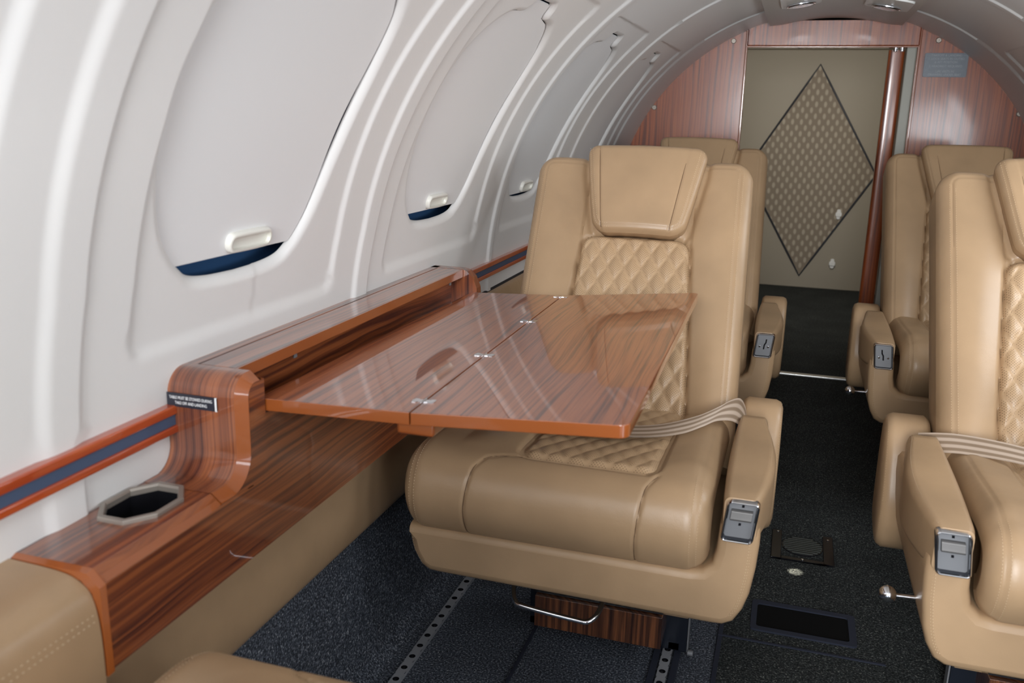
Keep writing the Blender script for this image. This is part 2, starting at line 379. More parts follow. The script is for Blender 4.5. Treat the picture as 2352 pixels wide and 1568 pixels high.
def window_outline(gap=0.0):
    half = [(0.0, 13.4), (0.05, 13.55), (0.085, 14.0), (0.103, 14.9), (0.118, 16.0), (0.138, 18.3), (0.153, 21.5), (0.165, 26), (0.171, 31), (0.170, 35), (0.160, 39), (0.138, 42.2), (0.108, 44.3),
            (0.080, 44.9), (0.062, 45.0), (0.052, 45.7), (0.046, 46.8), (0.036, 47.5), (0.018, 47.5), (0.0, 47.5)]
    pts = [Vector((y, th, 0)) for y, th in half]
    # resample smoothly, keep order anticlockwise from the bottom centre
    c = catmull(pts, 6)
    right = [(p.x, p.y) for p in c]; left = [(-p.x, p.y) for p in reversed(c[1:-1])]
    return right + left
def polar_resample(pts, c, n):
    # cast n rays from c and take the outline radius (outline is star-shaped about c); th scaled to metres
    k = RR * R_(1); P = [((y) , (t - c) * k) for y, t in pts]; N = len(P)
    cum = [0]
    for i in range(N): a, b = P[i], P[(i + 1) % N]; cum.append(cum[-1] + math.hypot(b[0] - a[0], b[1] - a[1]))
    out = []; j = 0
    for m in range(n):
        t = cum[-1] * m / n
        while cum[j + 1] < t: j += 1
        f = (t - cum[j]) / max(1e-9, cum[j + 1] - cum[j]); a, b = P[j], P[(j + 1) % N]
        out.append((a[0] + (b[0] - a[0]) * f, a[1] + (b[1] - a[1]) * f))
    return out
TH0, TH1, THTOP = 2.0, 57.0, 76.0
def build_wall(side, name):
    mb = MB(); k_ = RR * R_(1); c0 = 30.0; N = 300
    outl = polar_resample(window_outline(), c0, N)
    for k, b in enumerate(BAYS):
        ya, yb = EDGES[k] - b['c'], EDGES[k + 1] - b['c']; sa, sb = (TH0 - c0) * k_, (TH1 - c0) * k_
        rad = [-2, -1, 0] + [i for i in range(1, 9)] ; rings = []
        outer = []
        for (y, s) in outl:
            ts = []
            if y > 1e-9: ts.append(yb / y)
            if y < -1e-9: ts.append(ya / y)
            if s > 1e-9: ts.append(sb / s)
            if s < -1e-9: ts.append(sa / s)
            t = min(ts); outer.append((y * t, s * t))
        # snap nearest samples to the four corners so that the block is a true rectangle
        for cy, cs in ((ya, sa), (yb, sa), (yb, sb), (ya, sb)):
            i = min(range(N), key=lambda q: (outer[q][0] - cy) ** 2 + (outer[q][1] - cs) ** 2); outer[i] = (cy, cs)
        # parallel rings close to the opening (the rolled lip), then blended outwards
        nrm = []
        for i in range(N):
            a, c = outl[i - 3], outl[(i + 3) % N]; tx, ty = c[0] - a[0], c[1] - a[1]; l = math.hypot(tx, ty); nrm.append((ty / l, -tx / l))
        lip = [(0.0, -0.0098), (0.0003, -0.0085), (0.0014, -0.0064), (0.0035, -0.0042), (0.0068, -0.0016), (0.0105, -0.0004)]
        for off, dep in lip:
            rings.append([(outl[i][0] + nrm[i][0] * off, outl[i][1] + nrm[i][1] * off, dep) for i in range(N)])
        base = rings[-1]; NR = 56 if k < 4 else 72
        for m in range(1, NR + 1):
            t = (m / NR) ** 1.05
            rings.append([(base[i][0] + (outer[i][0] - base[i][0]) * t, base[i][1] + (outer[i][1] - base[i][1]) * t, 0.0) for i in range(N)])
        P = []
        for ring in rings:
            row = []
            for (y, s, dep) in ring:
                Y = b['c'] + y; th = c0 + s / k_; row.append(shell(Y, th, relief(k, Y, th) + dep, side))
            P.append(row)
        mb.grid(P, 0, None, False, True)
        # plain strips above and below
        ys = sorted(set([EDGES[k] + (EDGES[k + 1] - EDGES[k]) * i / 24 for i in range(25)] + [q for e in (b['g1'], b['b4']) for q in [e + (j - 5) * 0.0016 for j in range(11)]] + [q for e in (b['g2'], b['b3']) for q in [e + (j - 5) * 0.0022 for j in range(11)]]))
        ys = [y for y in ys if EDGES[k] <= y <= EDGES[k + 1]]
        for tlist in ([(H - 0.41 - ZC) / RR * 57.2958 + (TH0 - (H - 0.41 - ZC) / RR * 57.2958) * i / 8 for i in range(9)], [TH1 + (THTOP - TH1) * i / 16 for i in range(17)]):
            mb.grid([[shell(y, t, relief(k, y, t), side) for y in ys] for t in tlist], 0)
    o = mb.build(name, 'wall', angle=50)
    return struct(o)
wall_left = build_wall(-1, 'wall_left')
wall_right = bpy.data.objects.new('wall_right', wall_left.data.copy()); COL.objects.link(wall_right)
for v in wall_right.data.vertices: v.co.x = 2 * XC - v.co.x
wall_right.data.flip_normals(); struct(wall_right)

def build_window(k, side, idx, shade_bottom, open_=False):
    b = BAYS[k]; k_ = RR * R_(1)
    root = struct(empty('window_%d' % idx, shell(b['c'], 13, -0.02, side)))
    root.location = (0, 0, 0)
    outl = window_outline()
    def patch(dep, fun, grow, n=60, thick=0.003, far=None):
        # strip-wise patch following the cylinder: for each th, half-width from outline
        ths = []; mb = MB(); lo, hi = fun
        rows = []
        half = sorted([(t, y) for y, t in outl if y >= 0])
        def hw(t):
            c = [y for (tt, y) in half]; 
            for (t0, y0), (t1, y1) in zip(half, half[1:]):
                if t0 <= t <= t1 and t1 > t0: return y0 + (y1 - y0) * (t - t0) / (t1 - t0)
            return half[0][1] if t < half[0][0] else half[-1][1]
        for dd in (0, thick):
            P = []
            for i in range(n + 1):
                t = lo + (hi - lo) * i / n; w = max(0.02, hw(min(max(t, 13.6), 47.0))) + grow
                wf = w if far is None else max(0.02, w - grow + far(t)); P.append([shell(b['c'] + (-w + (w + wf) * j / 16), t, dep - dd, side) for j in range(17)])
            mb.grid(P, 0)
        return mb
    mbp = patch(-0.045, (10, 50), 0.11); mbp.build('window_pane', 'pane', root)
    if not open_:
        sh = patch(-0.0105, (shade_bottom, 47.3), 0.006, far=lambda t: -0.0024 - 0.0085 * math.exp(-((t - 28) / 7) ** 2) - 0.0045 * smooth((t - 40) / 2)).build('window_shade', 'shade', root)
        # finger pull: moulded capsule with a scooped slot, standing off the shade near its lower edge
        mp = MB(); cy, ct = b['c'] + (0.002, 0.016, 0.004, 0.024, 0.01)[k], shade_bottom + 1.2; lw, lh = 0.043, 0.0125
        prof = [(1.0, -0.0115), (1.0, -0.0065), (0.93, -0.0045), (0.80, -0.0035), (0.66, -0.0035), (0.58, -0.0060), (0.50, -0.0100), (0.0, -0.0104)]
        ring = rrect(-1, 1, -1, 1, 0.999, 10)
        P = []
        for f, dep in prof:
            row = []
            for u, v in ring:
                # capsule: constant-width offset
                ax = max(0, lw - lh); px = (ax * (1 if u > 0 else -1) * min(1, abs(u) * 3)) + lh * f * u
                pz = lh * f * v
                row.append(shell(cy + px + (0.004 if f < 0.6 else 0), ct + (pz - (0.0022 if f < 0.6 else 0)) / k_, dep, side))
            P.append(row)
        mp.grid(P, 0, None, False, True); mp.build('shade_handle', 'pull', sh, angle=60)
    return root
sb = [15.0, 15.2, 15.0, 14.0, 14.0]
for k in range(5): build_window(k, -1, k + 1, sb[k])
for k in range(5): build_window(k, 1, k + 6, 14.2, k < 4)

mb = MB()
for a in (1,): mb.grid([[(XC - (RR + 0.06) * math.cos(R_(t)), y, ZC + (RR + 0.06) * math.sin(R_(t))) for y in (-0.36, 3.2)] for t in [-20 + 220 * i / 60 for i in range(61)]])
struct(mb.build('wall_outer', 'gap'))
# crown of the cabin and the long overhead panel
def arc_strip(mb, y0, y1, a0, a1, d, n=24, ny=2, mat=0):
    P = [[(XC - (RR - d) * math.cos(R_(a0 + (a1 - a0) * i / n)), y0 + (y1 - y0) * j / ny, ZC + (RR - d) * math.sin(R_(a0 + (a1 - a0) * i / n))) for j in range(ny + 1)] for i in range(n + 1)]
    mb.grid(P, mat)
mb = MB(); arc_strip(mb, -0.35, 3.16, THTOP - 0.2, 180.2 - THTOP, 0.0)
ceiling = struct(mb.build('ceiling', 'headliner'))
a0 = math.degrees(math.acos((XC + 0.122) / 0.662)); a1 = math.degrees(math.acos(-(0.270 - XC) / 0.662))
mb = MB(); ring = []
pr = [(a0, 0.0), (a0, 0.012)] + [(a0 + (a1 - a0) * i / 30, 0.024 - (0.006 * (1 - smooth(min(i, 30 - i) / 3)))) for i in range(31)] + [(a1, 0.012), (a1, 0.0)]
P = [[(XC - (RR - d) * math.cos(R_(a)), y, ZC + (RR - d) * math.sin(R_(a))) for y in (-0.35, 3.135)] for a, d in pr]
mb.grid(P); n = len(P); mb.add([p[1] for p in P], [tuple(range(n))]); 
struct(mb.build('trim_1', 'headliner', angle=30))
for (x0, x1, y1) in ((-0.081, 0.024, 2.70), (0.135, 0.250, 2.76)):
    xm, ym = (x0 + x1) / 2, y1 - 0.10; dd = xm - XC; r = RR - 0.024
    zb = ZC + math.sqrt(r * r - dd * dd); root = empty('reading_light', (xm, ym, zb)); root.rotation_euler = (0, math.asin(dd / r), 0)
    w = (x1 - x0) / 2
    mb = MB(); mb.prism(rrect(-w, w, -0.10, 0.10, 0.02), lambda a, b: (a, b, 0.002), lambda a, b: (a, b, -0.006)); mb.build('light_bezel', 'white', root, bevel=0.002)
    mb = MB(); c = [(0.034 * math.cos(2 * PI * i / 24), 0.045 + 0.034 * math.sin(2 * PI * i / 24)) for i in range(24)]
    mb.prism(c, lambda a, b: (a, b, -0.004), lambda a, b: (a, b, -0.012)); mb.build('light_lens', 'lens', root, bevel=0.003)
    mb = MB(); mb.tube([(p[0] * 1.05, 0.045 + (p[1] - 0.045) * 1.05, -0.009) for p in c], 0.0025, 8, True); mb.build('lens_ring', 'chrome', root)
    tag(root, 'white overhead reading light set in the ceiling panel, ' + ('left one above the aisle' if xm < 0 else 'right one nearer the right wall'), 'light', 'reading lights in the ceiling panel')

# lower side walls, kick panels, floor
def side_lower(side, name):
    s = side; X = lambda x: XC + (x - XC) if s < 0 else 2 * XC - x
    prof = [(-0.606, H - 0.370), (-0.596, H - 0.374), (-0.588, H - 0.39), (-0.572, H - 0.44), (-0.560, H - 0.50), (-0.552, H - 0.55), (-0.553, H - 0.585), (-0.562, H - 0.605), (-0.585, H - 0.612)]
    pts = catmull([(a, 0, b) for a, b in prof], 5); ya = 1.478 if s < 0 else -0.35
    mb = MB(); mb.grid([[(X(p.x), y, p.z) for y in (ya, 2.3, 3.16)] for p in pts])
    if s < 0: low = [p for p in pts if p.z < H - 0.40]; mb.grid([[(X(p.x), y, p.z) for y in (-0.35, ya)] for p in low])
    return struct(mb.build(name, 'leather', angle=60))
side_lower(-1, 'trim_2'); side_lower(1, 'trim_3')
for s, nm in ((-1, 'baseboard_left'), (1, 'baseboard_right')):
    mb = MB(); X = (lambda x: x) if s < 0 else (lambda x: 2 * XC - x)
    mb.grid([[(X(x), y, z) for y in (-0.35, 3.16)] for x, z in ((-0.58, 0.27), (-0.582, 0.08), (-0.575, 0.02), (-0.555, 0.0))]); struct(mb.build(nm, 'carpet'))
# dark reveal between the white shell and the leather
for s, nm in ((-1, 'trim_4'), (1, 'trim_5')):
    X = (lambda x: x) if s < 0 else (lambda x: 2 * XC - x); mb = MB()
    mb.grid([[(X(x), y, z) for y in (1.478 if s < 0 else -0.35, 3.16)] for x, z in ((-0.613, H - 0.3665), (-0.6095, H - 0.3675), (-0.6065, H - 0.3705), (-0.6065, H - 0.3755))]); struct(mb.build(nm, 'gap'))
mb = MB()
for a, b, z in ((-0.35, 3.17, 0.0),): mb.box(-0.60, 0.75, a, b, -0.03, z)
floor = struct(mb.build('floor', 'carpet'))
mb = MB(); mb.box(-0.55, 0.75, 3.17, 5.05, -0.03, 0.0); struct(mb.build('floor_passage', 'carpet_shaded', floor))
mb = MB(); mb.box(-0.046, 0.735, -0.3, 3.165, 0.0, 0.004); mb.build('aisle_shaded_carpet', 'carpet_shaded', floor, bevel=0.0015)  # aisle piece coloured darker to show it in shade
# dado rail: red wood, blue inlay, red wood
def rail(y0, y1, side, name):
    root = struct(empty(name, (0, 0, 0))); X = (lambda x: x) if side < 0 else (lambda x: 2 * XC - x)
    z = lambda q: H + q
    for nm, mt, (za, zb), (d0, d1) in (('rail_moulding', 'rail_wood', (-0.3045, -0.3147), (0, 0.012)), ('rail_inlay', 'rail_blue', (-0.3145, -0.3268), (0, 0.0095)), ('rail_moulding', 'rail_wood', (-0.3266, -0.3352), (0, 0.012))):
        mb = MB(); xa, xb = X(-0.6145), X(-0.612 + d1); mb.box(min(xa, xb), max(xa, xb), y0, y1, z(zb), z(za)); mb.build(nm, mt, root, bevel=0.002 if nm == 'rail_moulding' else 0.0008, grain=1)
    return root
rail(-0.30, 0.748, -1, 'trim_6'); rail(1.468, 3.15, -1, 'trim_7'); rail(-0.3, 3.15, 1, 'trim_8')

# ------------------------------------------------------------------ rear bulkhead
YB = 3.16
wb = struct(empty('wall_back', (0, YB, 0)))
def arc_z(x, r=RR + 0.004): return ZC + math.sqrt(max(0, r * r - (x - XC) ** 2))
def bulk_panel(x0, x1, z0, name, mat, y0=0.0, y1=0.03, bevel=0.0):
    n = 40; xs = [x0 + (x1 - x0) * i / n for i in range(n + 1)]
    ol = [(x0, z0), (x1, z0)] + [(x, max(z0 + 1e-4, arc_z(x) if abs(x - XC) < RR else z0 + 0.01)) for x in reversed(xs)]
    mb = MB(); mb.prism(ol, lambda a, b: (a, y0, b), lambda a, b: (a, y1, b)); return mb.build(name, mat, wb, bevel=bevel, grain=2)
bulk_panel(-0.190, 0.331, H + 0.237, 'door_header', 'wood_wall', -0.022, 0.03, 0.004)
for xa, xb in ((-0.61, -0.194), (0.331, 0.758)):
    bulk_panel(xa, xb, 0.53, 'bulkhead_panel', 'wood_wall')
    mb = MB(); mb.box(xa, xb, 0, 0.03, 0, 0.5305); mb.build('bulkhead_panel', 'wood_wall', wb, grain=2)
mb = MB(); mb.box(-0.196, -0.188, -0.006, 0.034, 0, H + 0.292); mb.build('opening_edge', 'edge', wb, bevel=0.002, grain=2)
mb = MB(); mb.box(0.328, 0.337, -0.006, 0.034, 0, H + 0.292); mb.build('opening_edge', 'edge', wb, bevel=0.002, grain=2)
mb = MB(); mb.box(-0.19, 0.33, -0.021, 0.03, H + 0.2325, H + 0.2375); mb.build('header_edge', 'edge', wb, bevel=0.001, grain=0)
mb = MB(); mb.box(0.299, 0.330, 0.012, 0.05, 0, H + 0.236); mb.build('door_jamb', 'jamb', wb, bevel=0.004)
for x, z in ((-0.484, 0.037), (-0.235, 0.254), (0.386, 0.255), (0.641, 0.039)):
    mb = MB(); P = []
    for f, d in ((1.0, 0.0), (1.0, -0.0025), (0.75, -0.0045), (0.4, -0.0045), (0.25, -0.003), (0.001, -0.003)):
        P.append([(x + 0.0085 * f * math.cos(2 * PI * i / 20), d, H + z + 0.0085 * f * math.sin(2 * PI * i / 20)) for i in range(20)])
    mb.grid(P, 0, None, False, True); mb.build('bulkhead_screw', 'champagne', wb)
# wooden sliding door leaf pushed to the right of the opening
d2 = struct(empty('door_2', (0.273, 3.20, 0))); mb = MB(); P = []
for z in (0.002, H + 0.229):
    P.append([(-0.024 * math.copysign(abs(math.cos(a)) ** 0.6, math.cos(a)), -0.007 * math.sin(a), z) for a in [PI * i / 24 for i in range(25)]] + [(0.024, 0.02, z), (-0.024, 0.02, z)])
mb.grid(P, 0, None, False, True); mb.build('door_leaf', 'wood_wall', d2, grain=2)
for x in (-0.007, 0.013):
    mb = MB(); mb.prism([(x + 0.006 * math.cos(2 * PI * i / 16), -0.026 + 0.006 * math.sin(2 * PI * i / 16)) for i in range(16)], lambda a, b: (a, b, H + 0.222), lambda a, b: (a, b, H + 0.2365)); mb.build('door_roller', 'chrome', d2, bevel=0.0015)
# threshold
mb = MB(); mb.box(-0.19, 0.33, 3.168, 3.192, 0.0, 0.009); struct(mb.build('trim_9', 'silver_strip', bevel=0.003))
mb = MB(); mb.box(0.34, 0.76, -0.38, -0.355, 0.0, 1.2); struct(mb.build('light_blocking_divider', 'wood_wall', grain=2, bevel=0.004))  # unseen divider, added to keep front light off the right seats
# passage beyond
mb = MB()
mb.box(-0.56, -0.55, 3.19, 5.06, 0, H + 0.36); struct(mb.build('wall_passage_left', 'beige'))
mb = MB(); mb.box(0.46, 0.47, 3.24, 5.06, 0, H + 0.36); struct(mb.build('wall_passage_right', 'beige'))
mb = MB(); mb.box(-0.55, 0.75, 3.19, 5.06, H + 0.36, H + 0.38); struct(mb.build('ceiling_passage', 'beige'))
d1 = struct(empty('door_1', (0.072, 5.0, 0)))
mb = MB(); mb.box(-0.62, 0.385, 0.0, 0.03, 0.0, H + 0.36); mb.build('door_panel', 'beige', d1, bevel=0.004)
zt, zm, zb2 = H + 0.287, H - 0.257, H - 0.805
dia = [(0, zt), (0.327, zm), (0, zb2), (-0.327, zm)]
mb = MB(); mb.add([(a, -0.004, b) for a, b in dia], [(0, 3, 2, 1)], 0, [(a, b) for a, b in dia]); mb.add([(a, 0.002, b) for a, b in dia], [(0, 1, 2, 3)], 0, [(a, b) for a, b in dia])
mb.build('fabric_inset', 'fabric', d1)
pts = []
for i in range(4):
    a, b = Vector(dia[i]), Vector(dia[(i + 1) % 4])
    for j in range(6): q = a.lerp(b, j / 6); pts.append((q.x, -0.004, q.y))
mb = MB(); mb.tube(pts, 0.0052, 8, True); mb.build('piping', 'piping', d1)
for x, z in ((0.239, -0.467), (0.234, -0.729)):
    mb = MB(); r = rrect(-0.010, 0.010, -0.026, 0.026, 0.008); mb.prism(r, lambda a, b: (x - 0.072 + a, -0.001, H + z + b), lambda a, b: (x - 0.072 + a, -0.012, H + z + b))
    mb.prism(rrect(-0.016, 0.016, -0.012, 0.012, 0.008), lambda a, b: (x - 0.072 + a, -0.002, H + z + b), lambda a, b: (x - 0.072 + a, -0.016, H + z + b)); mb.build('panel_fastener', 'white', d1, bevel=0.003)

# ------------------------------------------------------------------ placards
def text(body, size, loc, rot, parent, mat, sx=1.0, ls=1.0):
    c = bpy.data.curves.new('lettering', 'FONT'); c.body = body; c.size = size; c.align_x = 'CENTER'; c.align_y = 'CENTER'; c.space_line = ls; c.extrude = 0.00008
    c.materials.append(M[mat]); tmp = bpy.data.objects.new('lettering_curve', c); me = bpy.data.meshes.new_from_object(tmp); bpy.data.objects.remove(tmp); o = bpy.data.objects.new('lettering', me); COL.objects.link(o); o.parent = parent; o.location = loc; o.rotation_euler = rot; o.scale = (sx, 1, 1)
    return o
pc = tag(empty('notice_placard', (0.4145, YB - 0.001, H + 0.1815)), 'grey takeoff and landing instruction placard on the wooden bulkhead, right of the opening', 'sign')
mb = MB(); mb.prism(rrect(-0.0625, 0.0625, -0.036, 0.036, 0.005), lambda a, b: (a, 0, b), lambda a, b: (a, -0.002, b)); mb.build('plate', 'placard_grey', pc, bevel=0.0005)
mb = MB()
ol = [(0.028, 0.0288)] + [(0.0565, 0.0288), (0.0585, 0.027), (0.0585, -0.012), (0.0565, -0.014), (-0.0565, -0.014), (-0.0585, -0.012), (-0.0585, 0.027), (-0.0565, 0.0288), (-0.043, 0.0288)]
mb.tube([(a, -0.0022, b) for a, b in ol], 0.0005, 6); ob = mb.build('border_line', 'ink_grey', pc)
RX = (R_(90), 0, 0)
for s, z in (('TAKEOFF & LANDING', 0.0288), ('1. LOCK SEATS IN OUTBD', 0.0185), ('& AFT POSITION', 0.0085), ('2. HEADREST REQUIRED', -0.0035), ('LIFE VESTS IN', -0.0195), ('DRAWERS UNDER SEAT', -0.0290)):
    text(s, 0.0090, (0, -0.0023, z), RX, pc, 'ink_grey', 0.98)
pc = tag(empty('table_placard', (-0.5795, 0.7445, H - 0.298)), 'small black table stowage placard on the curved wooden end of the side console', 'sign')
mb = MB(); mb.prism(rrect(-0.0305, 0.0305, -0.0075, 0.0075, 0.0006), lambda a, b: (a, 0, b), lambda a, b: (a, -0.0012, b)); mb.build('plate', 'placard', pc)
mb = MB(); mb.box(0.0285, 0.0305, -0.0014, 0.0, -0.0075, 0.0075); mb.build('plate_edge', 'ink', pc)
text('TABLE MUST BE STOWED DURING', 0.0047, (-0.001, -0.00135, 0.0026), RX, pc, 'ink', 0.72)
text('TAKE OFF AND LANDING', 0.0047, (-0.001, -0.00135, -0.0030), RX, pc, 'ink', 0.72)

# ------------------------------------------------------------------ wooden side console
def zc(q): return H + q
con = tag(empty('side_console', (-0.565, 1.0, zc(-0.47))), 'striped wooden side console with an eight-sided cup holder, fixed along the left wall', 'console')
con.location = (0, 0, 0)
XF, XBK = -0.518, -0.6118
# ledge top with octagonal opening
y0, y1 = 0.533, 0.80
hole_c = (-0.577, 0.6565); oct_ = [(hole_c[0] + 0.031 * a / 0.92, hole_c[1] + 0.042 * b / 0.92) for a, b in ((-0.92, -0.40), (-0.40, -0.92), (0.40, -0.92), (0.92, -0.40), (0.92, 0.40), (0.40, 0.92), (-0.40, 0.92), (-0.92, 0.40))]
zt = zc(-0.376)
def ledge():
    mb = MB(); outer = [(XBK, hole_c[1] - 0.02), (hole_c[0] - 0.015, y0 + 0.0062), (hole_c[0] + 0.015, y0 + 0.0062), (XF - 0.012, hole_c[1] - 0.02), (XF - 0.012, hole_c[1] + 0.02), (hole_c[0] + 0.015, y1), (hole_c[0] - 0.015, y1), (XBK, hole_c[1] + 0.02)]
    corner = [None, (XBK, y0 + 0.0062), None, (XF - 0.012, y0 + 0.0062), None, (XF - 0.012, y1), None, (XBK, y1)]
    V = [(p[0], p[1], zt) for p in oct_] + [(p[0], p[1], zt) for p in outer]
    F = [(i, (i + 1) % 8, 8 + (i + 1) % 8, 8 + i) for i in range(8)]
    for i, (a, b, c) in enumerate(((0, 1, 1), (2, 3, 3), (4, 5, 5), (6, 7, 7))):
        V.append((corner[c][0], corner[c][1], zt)); F.append((8 + a, 8 + b, len(V) - 1))
    mb.add(V, F); return mb
ledge().build('ledge_top', 'wood', con, grain=1)
# body front: chamfered edge, face, underside and near end
mb = MB()
def yrows(f0, f1, prof): return [[(x, y, z) for y in (f0, f1)] for x, z in prof]
prof = [(XF - 0.012, zt), (XF - 0.0005, zt - 0.010), (XF, zt - 0.012), (XF, zc(-0.4685)), (XF - 0.004, zc(-0.4715)), (XF - 0.03, zc(-0.4715))]
mb.grid([[(x, y, z) for y in (y0 + 0.006, 0.745)] for x, z in prof[:3]]); mb.grid([[(x, y, z) for y in (y0 + 0.006, 0.756)] for x, z in prof[2:]])
prof2 = [(XF, zc(-0.316)), (XF, zc(-0.4685)), (XF - 0.004, zc(-0.4715)), (XF - 0.03, zc(-0.4715))]
mb.grid([[(x, y, z) for y in (0.756, 1.475)] for x, z in prof2]); mb.build('front_panel', 'wood', con, grain=1)
# solid wood nosing along the ledge edge and around the near end
mb = MB(); mb.grid([[(XF - 0.0125, y, zt + 0.0002), (XF + 0.0003, y, zt - 0.0105)] for y in (y0 + 0.006, 0.725)])
mb.build('ledge_nosing', 'edge', con, grain=1)
mb = MB(); T = 0.009
endp = [(XBK, zt), (XF - 0.012, zt), (XF, zt - 0.012), (XF, zc(-0.4715))]; inn = [(XBK, zt - T), (XF - 0.020, zt - T), (XF - T, zt - 0.020), (XF - T, zc(-0.4715))]
mb.grid([[(x, y0 + 0.0065, z) for x, z in endp], [(x - 0.002, y0 + 0.0005, z - 0.0025) for x, z in endp], [(x, y0 - 0.001, z) for x, z in inn], [(x, y0 + 0.01, z) for x, z in inn]])
mb.build('end_edging', 'edge', con, grain=2)
# cup holder
cup = MB(); P = []
for f, z in ((1.03, 0.0), (1.03, 0.003), (1.01, 0.0042), (0.90, 0.0042), (0.87, 0.002), (0.87, -0.003)):
    P.append([(hole_c[0] + (p[0] - hole_c[0]) * f * 1.03, hole_c[1] + (p[1] - hole_c[1]) * f * 1.03, zt + z) for p in oct_])
cup.grid(P, 0, None, False, True); cup.build('cup_holder', 'champagne', con, angle=20)
cup = MB(); cup.grid([[(hole_c[0] + (p[0] - hole_c[0]) * f, hole_c[1] + (p[1] - hole_c[1]) * f, zt + z) for p in oct_] for f, z in ((0.90, 0.0), (0.84, -0.075), (0.02, -0.0755))], 0, None, False, True)
cup.build('cup_liner', 'black', con, angle=20)
# upper housing: near end sweeps up from the ledge in a waterfall
def waterfall():
    pts = [(0.700, zt + 0.0004)]
    for i in range(1, 9): a = R_(-90 + 90 * i / 8); pts.append((0.717 + 0.028 * math.cos(a), zt + 0.028 + 0.028 * math.sin(a)))
    top = zc(-0.267)
    for i in range(0, 11): a = R_(180 - 90 * i / 10); pts.append((0.745 + 0.024 + 0.024 * math.cos(a), top - 0.024 + 0.024 * math.sin(a)))
    pts.append((0.7765, top)); return pts
wf = waterfall()
def face_uv(pts):
    s = [0]
    for a, b in zip(pts, pts[1:]): s.append(s[-1] + math.hypot(a[0] - b[0], a[1] - b[1]))
    return s
S = face_uv(wf); mb = MB(); xs = [XBK + (XF - 0.011 - XBK) * i / 6 for i in range(7)]
mb.grid([[(x, p[0], p[1]) for x in xs] for p in wf], 0, [[(x * 1.0, s) for x in xs] for s in S], flip=True); mb.build('end_face', 'wood_face', con, angle=60)
# bevel strip between end face and front
mb = MB(); P = []; U = []
cen = wf
for i, (p, s) in enumerate(zip(wf, S)):
    a = wf[max(0, i - 1)]; b = wf[min(len(wf) - 1, i + 1)]; ty, tz = b[0] - a[0], b[1] - a[1]; l = math.hypot(ty, tz); ny, nz = tz / l, -ty / l   # points into the body
    P.append([(XF - 0.011, p[0], p[1]), (XF - 0.0055, p[0] + ny * 0.00475, p[1] + nz * 0.00475), (XF, p[0] + ny * 0.0095, p[1] + nz * 0.0095)]); U.append([(0, s), (0.01, s), (0.02, s)])
mb.grid(P, 0, U, flip=True); mb.build('end_bevel', 'edge', con, angle=25)
# near cheek front (outboard plane) below the bevel
mb = MB(); fan = [(p[2][1], p[2][2]) for p in P if p[2][1] <= 0.802]; 
fan = [q for q in fan if q[0] < 0.7765] + [(0.7765, zc(-0.267) - 0.0095)]
fan = [(0.690, zt - 0.0105)] + fan
mb.grid([[(XF + 0.0003, y, z), (XF + 0.0003, 0.784, z)] for y, z in fan]); mb.grid([[(XF + 0.0003, 0.784, z), (XF - 0.05, 0.784, z)] for z in (zc(-0.34), zc(-0.2765))]); mb.build('near_cheek', 'wood', con, grain=1)
# top, lid, cavity back, far cheek
ztop = zc(-0.267)
mb = MB(); mb.box(XBK, -0.594, 0.776, 1.478, ztop - 0.012, ztop); mb.build('housing_top', 'wood', con, grain=1, bevel=0.001)
mb = MB(); mb.box(-0.5925, -0.5475, 0.7775, 1.458, ztop - 0.013, ztop); lid = mb.build('stowage_lid', 'wood', con, grain=1, bevel=0.0008)
mb = MB(); mb.box(-0.5475, -0.5455, 0.7775, 1.458, ztop - 0.0135, ztop - 0.0003); mb.build('lid_edging', 'edge', lid, grain=1)
mb = MB(); mb.box(-0.583, -0.568, 0.776, 1.46, zc(-0.41), ztop - 0.018); mb.build('cavity_back', 'wood', con, grain=1)
mb = MB(); mb.box(-0.568, XF - 0.001, 0.776, 1.46, zc(-0.345), zc(-0.335)); mb.build('cavity_floor', 'wood', con, grain=1)
mb = MB()
far = [(XBK, ztop), (-0.548, ztop), (-0.538, ztop - 0.003), (-0.528, ztop - 0.013), (-0.520, ztop - 0.032), (XF, zc(-0.33)), (XF, zc(-0.35)), (XBK, zc(-0.35))]
mb.prism(far, lambda a, b: (a, 1.460, b), lambda a, b: (a, 1.482, b)); mb.build('far_cheek', 'wood', con, grain=2, angle=18)
mb = MB(); mb.box(XBK, XF, 1.46, 1.478, zc(-0.4715), zc(-0.352)); mb.build('end_panel', 'wood', con, grain=1, bevel=0.001)
for y in (0.90, 1.41):
    mb = MB(); mb.box(-0.553, -0.551, y, y + 0.007, ztop - 0.021, ztop - 0.0125); mb.build('lid_catch', 'satin', lid, bevel=0.0004)

# leather ledge that continues the console line towards the camera
led = MB(); pr = [(-0.6125, zt - 0.002), (-0.56, zt - 0.004), (-0.538, zt - 0.010), (-0.526, zt - 0.024), (-0.521, zt - 0.06), (-0.522, zc(-0.50)), (-0.53, zc(-0.56)), (-0.55, zc(-0.60)), (-0.58, zc(-0.61))]
pts = catmull([(a, 0, b) for a, b in pr], 6)
led.grid([[(p.x, y, p.z) for y in (-0.30, 0.1, 0.5315)] for p in pts]); led.add([(p.x, 0.5315, p.z) for p in pts] + [(-0.6125, 0.5315, zc(-0.61))], [tuple(range(len(pts) + 1))])
ledge_ = tag(led.build('side_ledge', 'leather', angle=45), 'tan leather-covered side ledge butting against the near end of the wooden console', 'side panel')

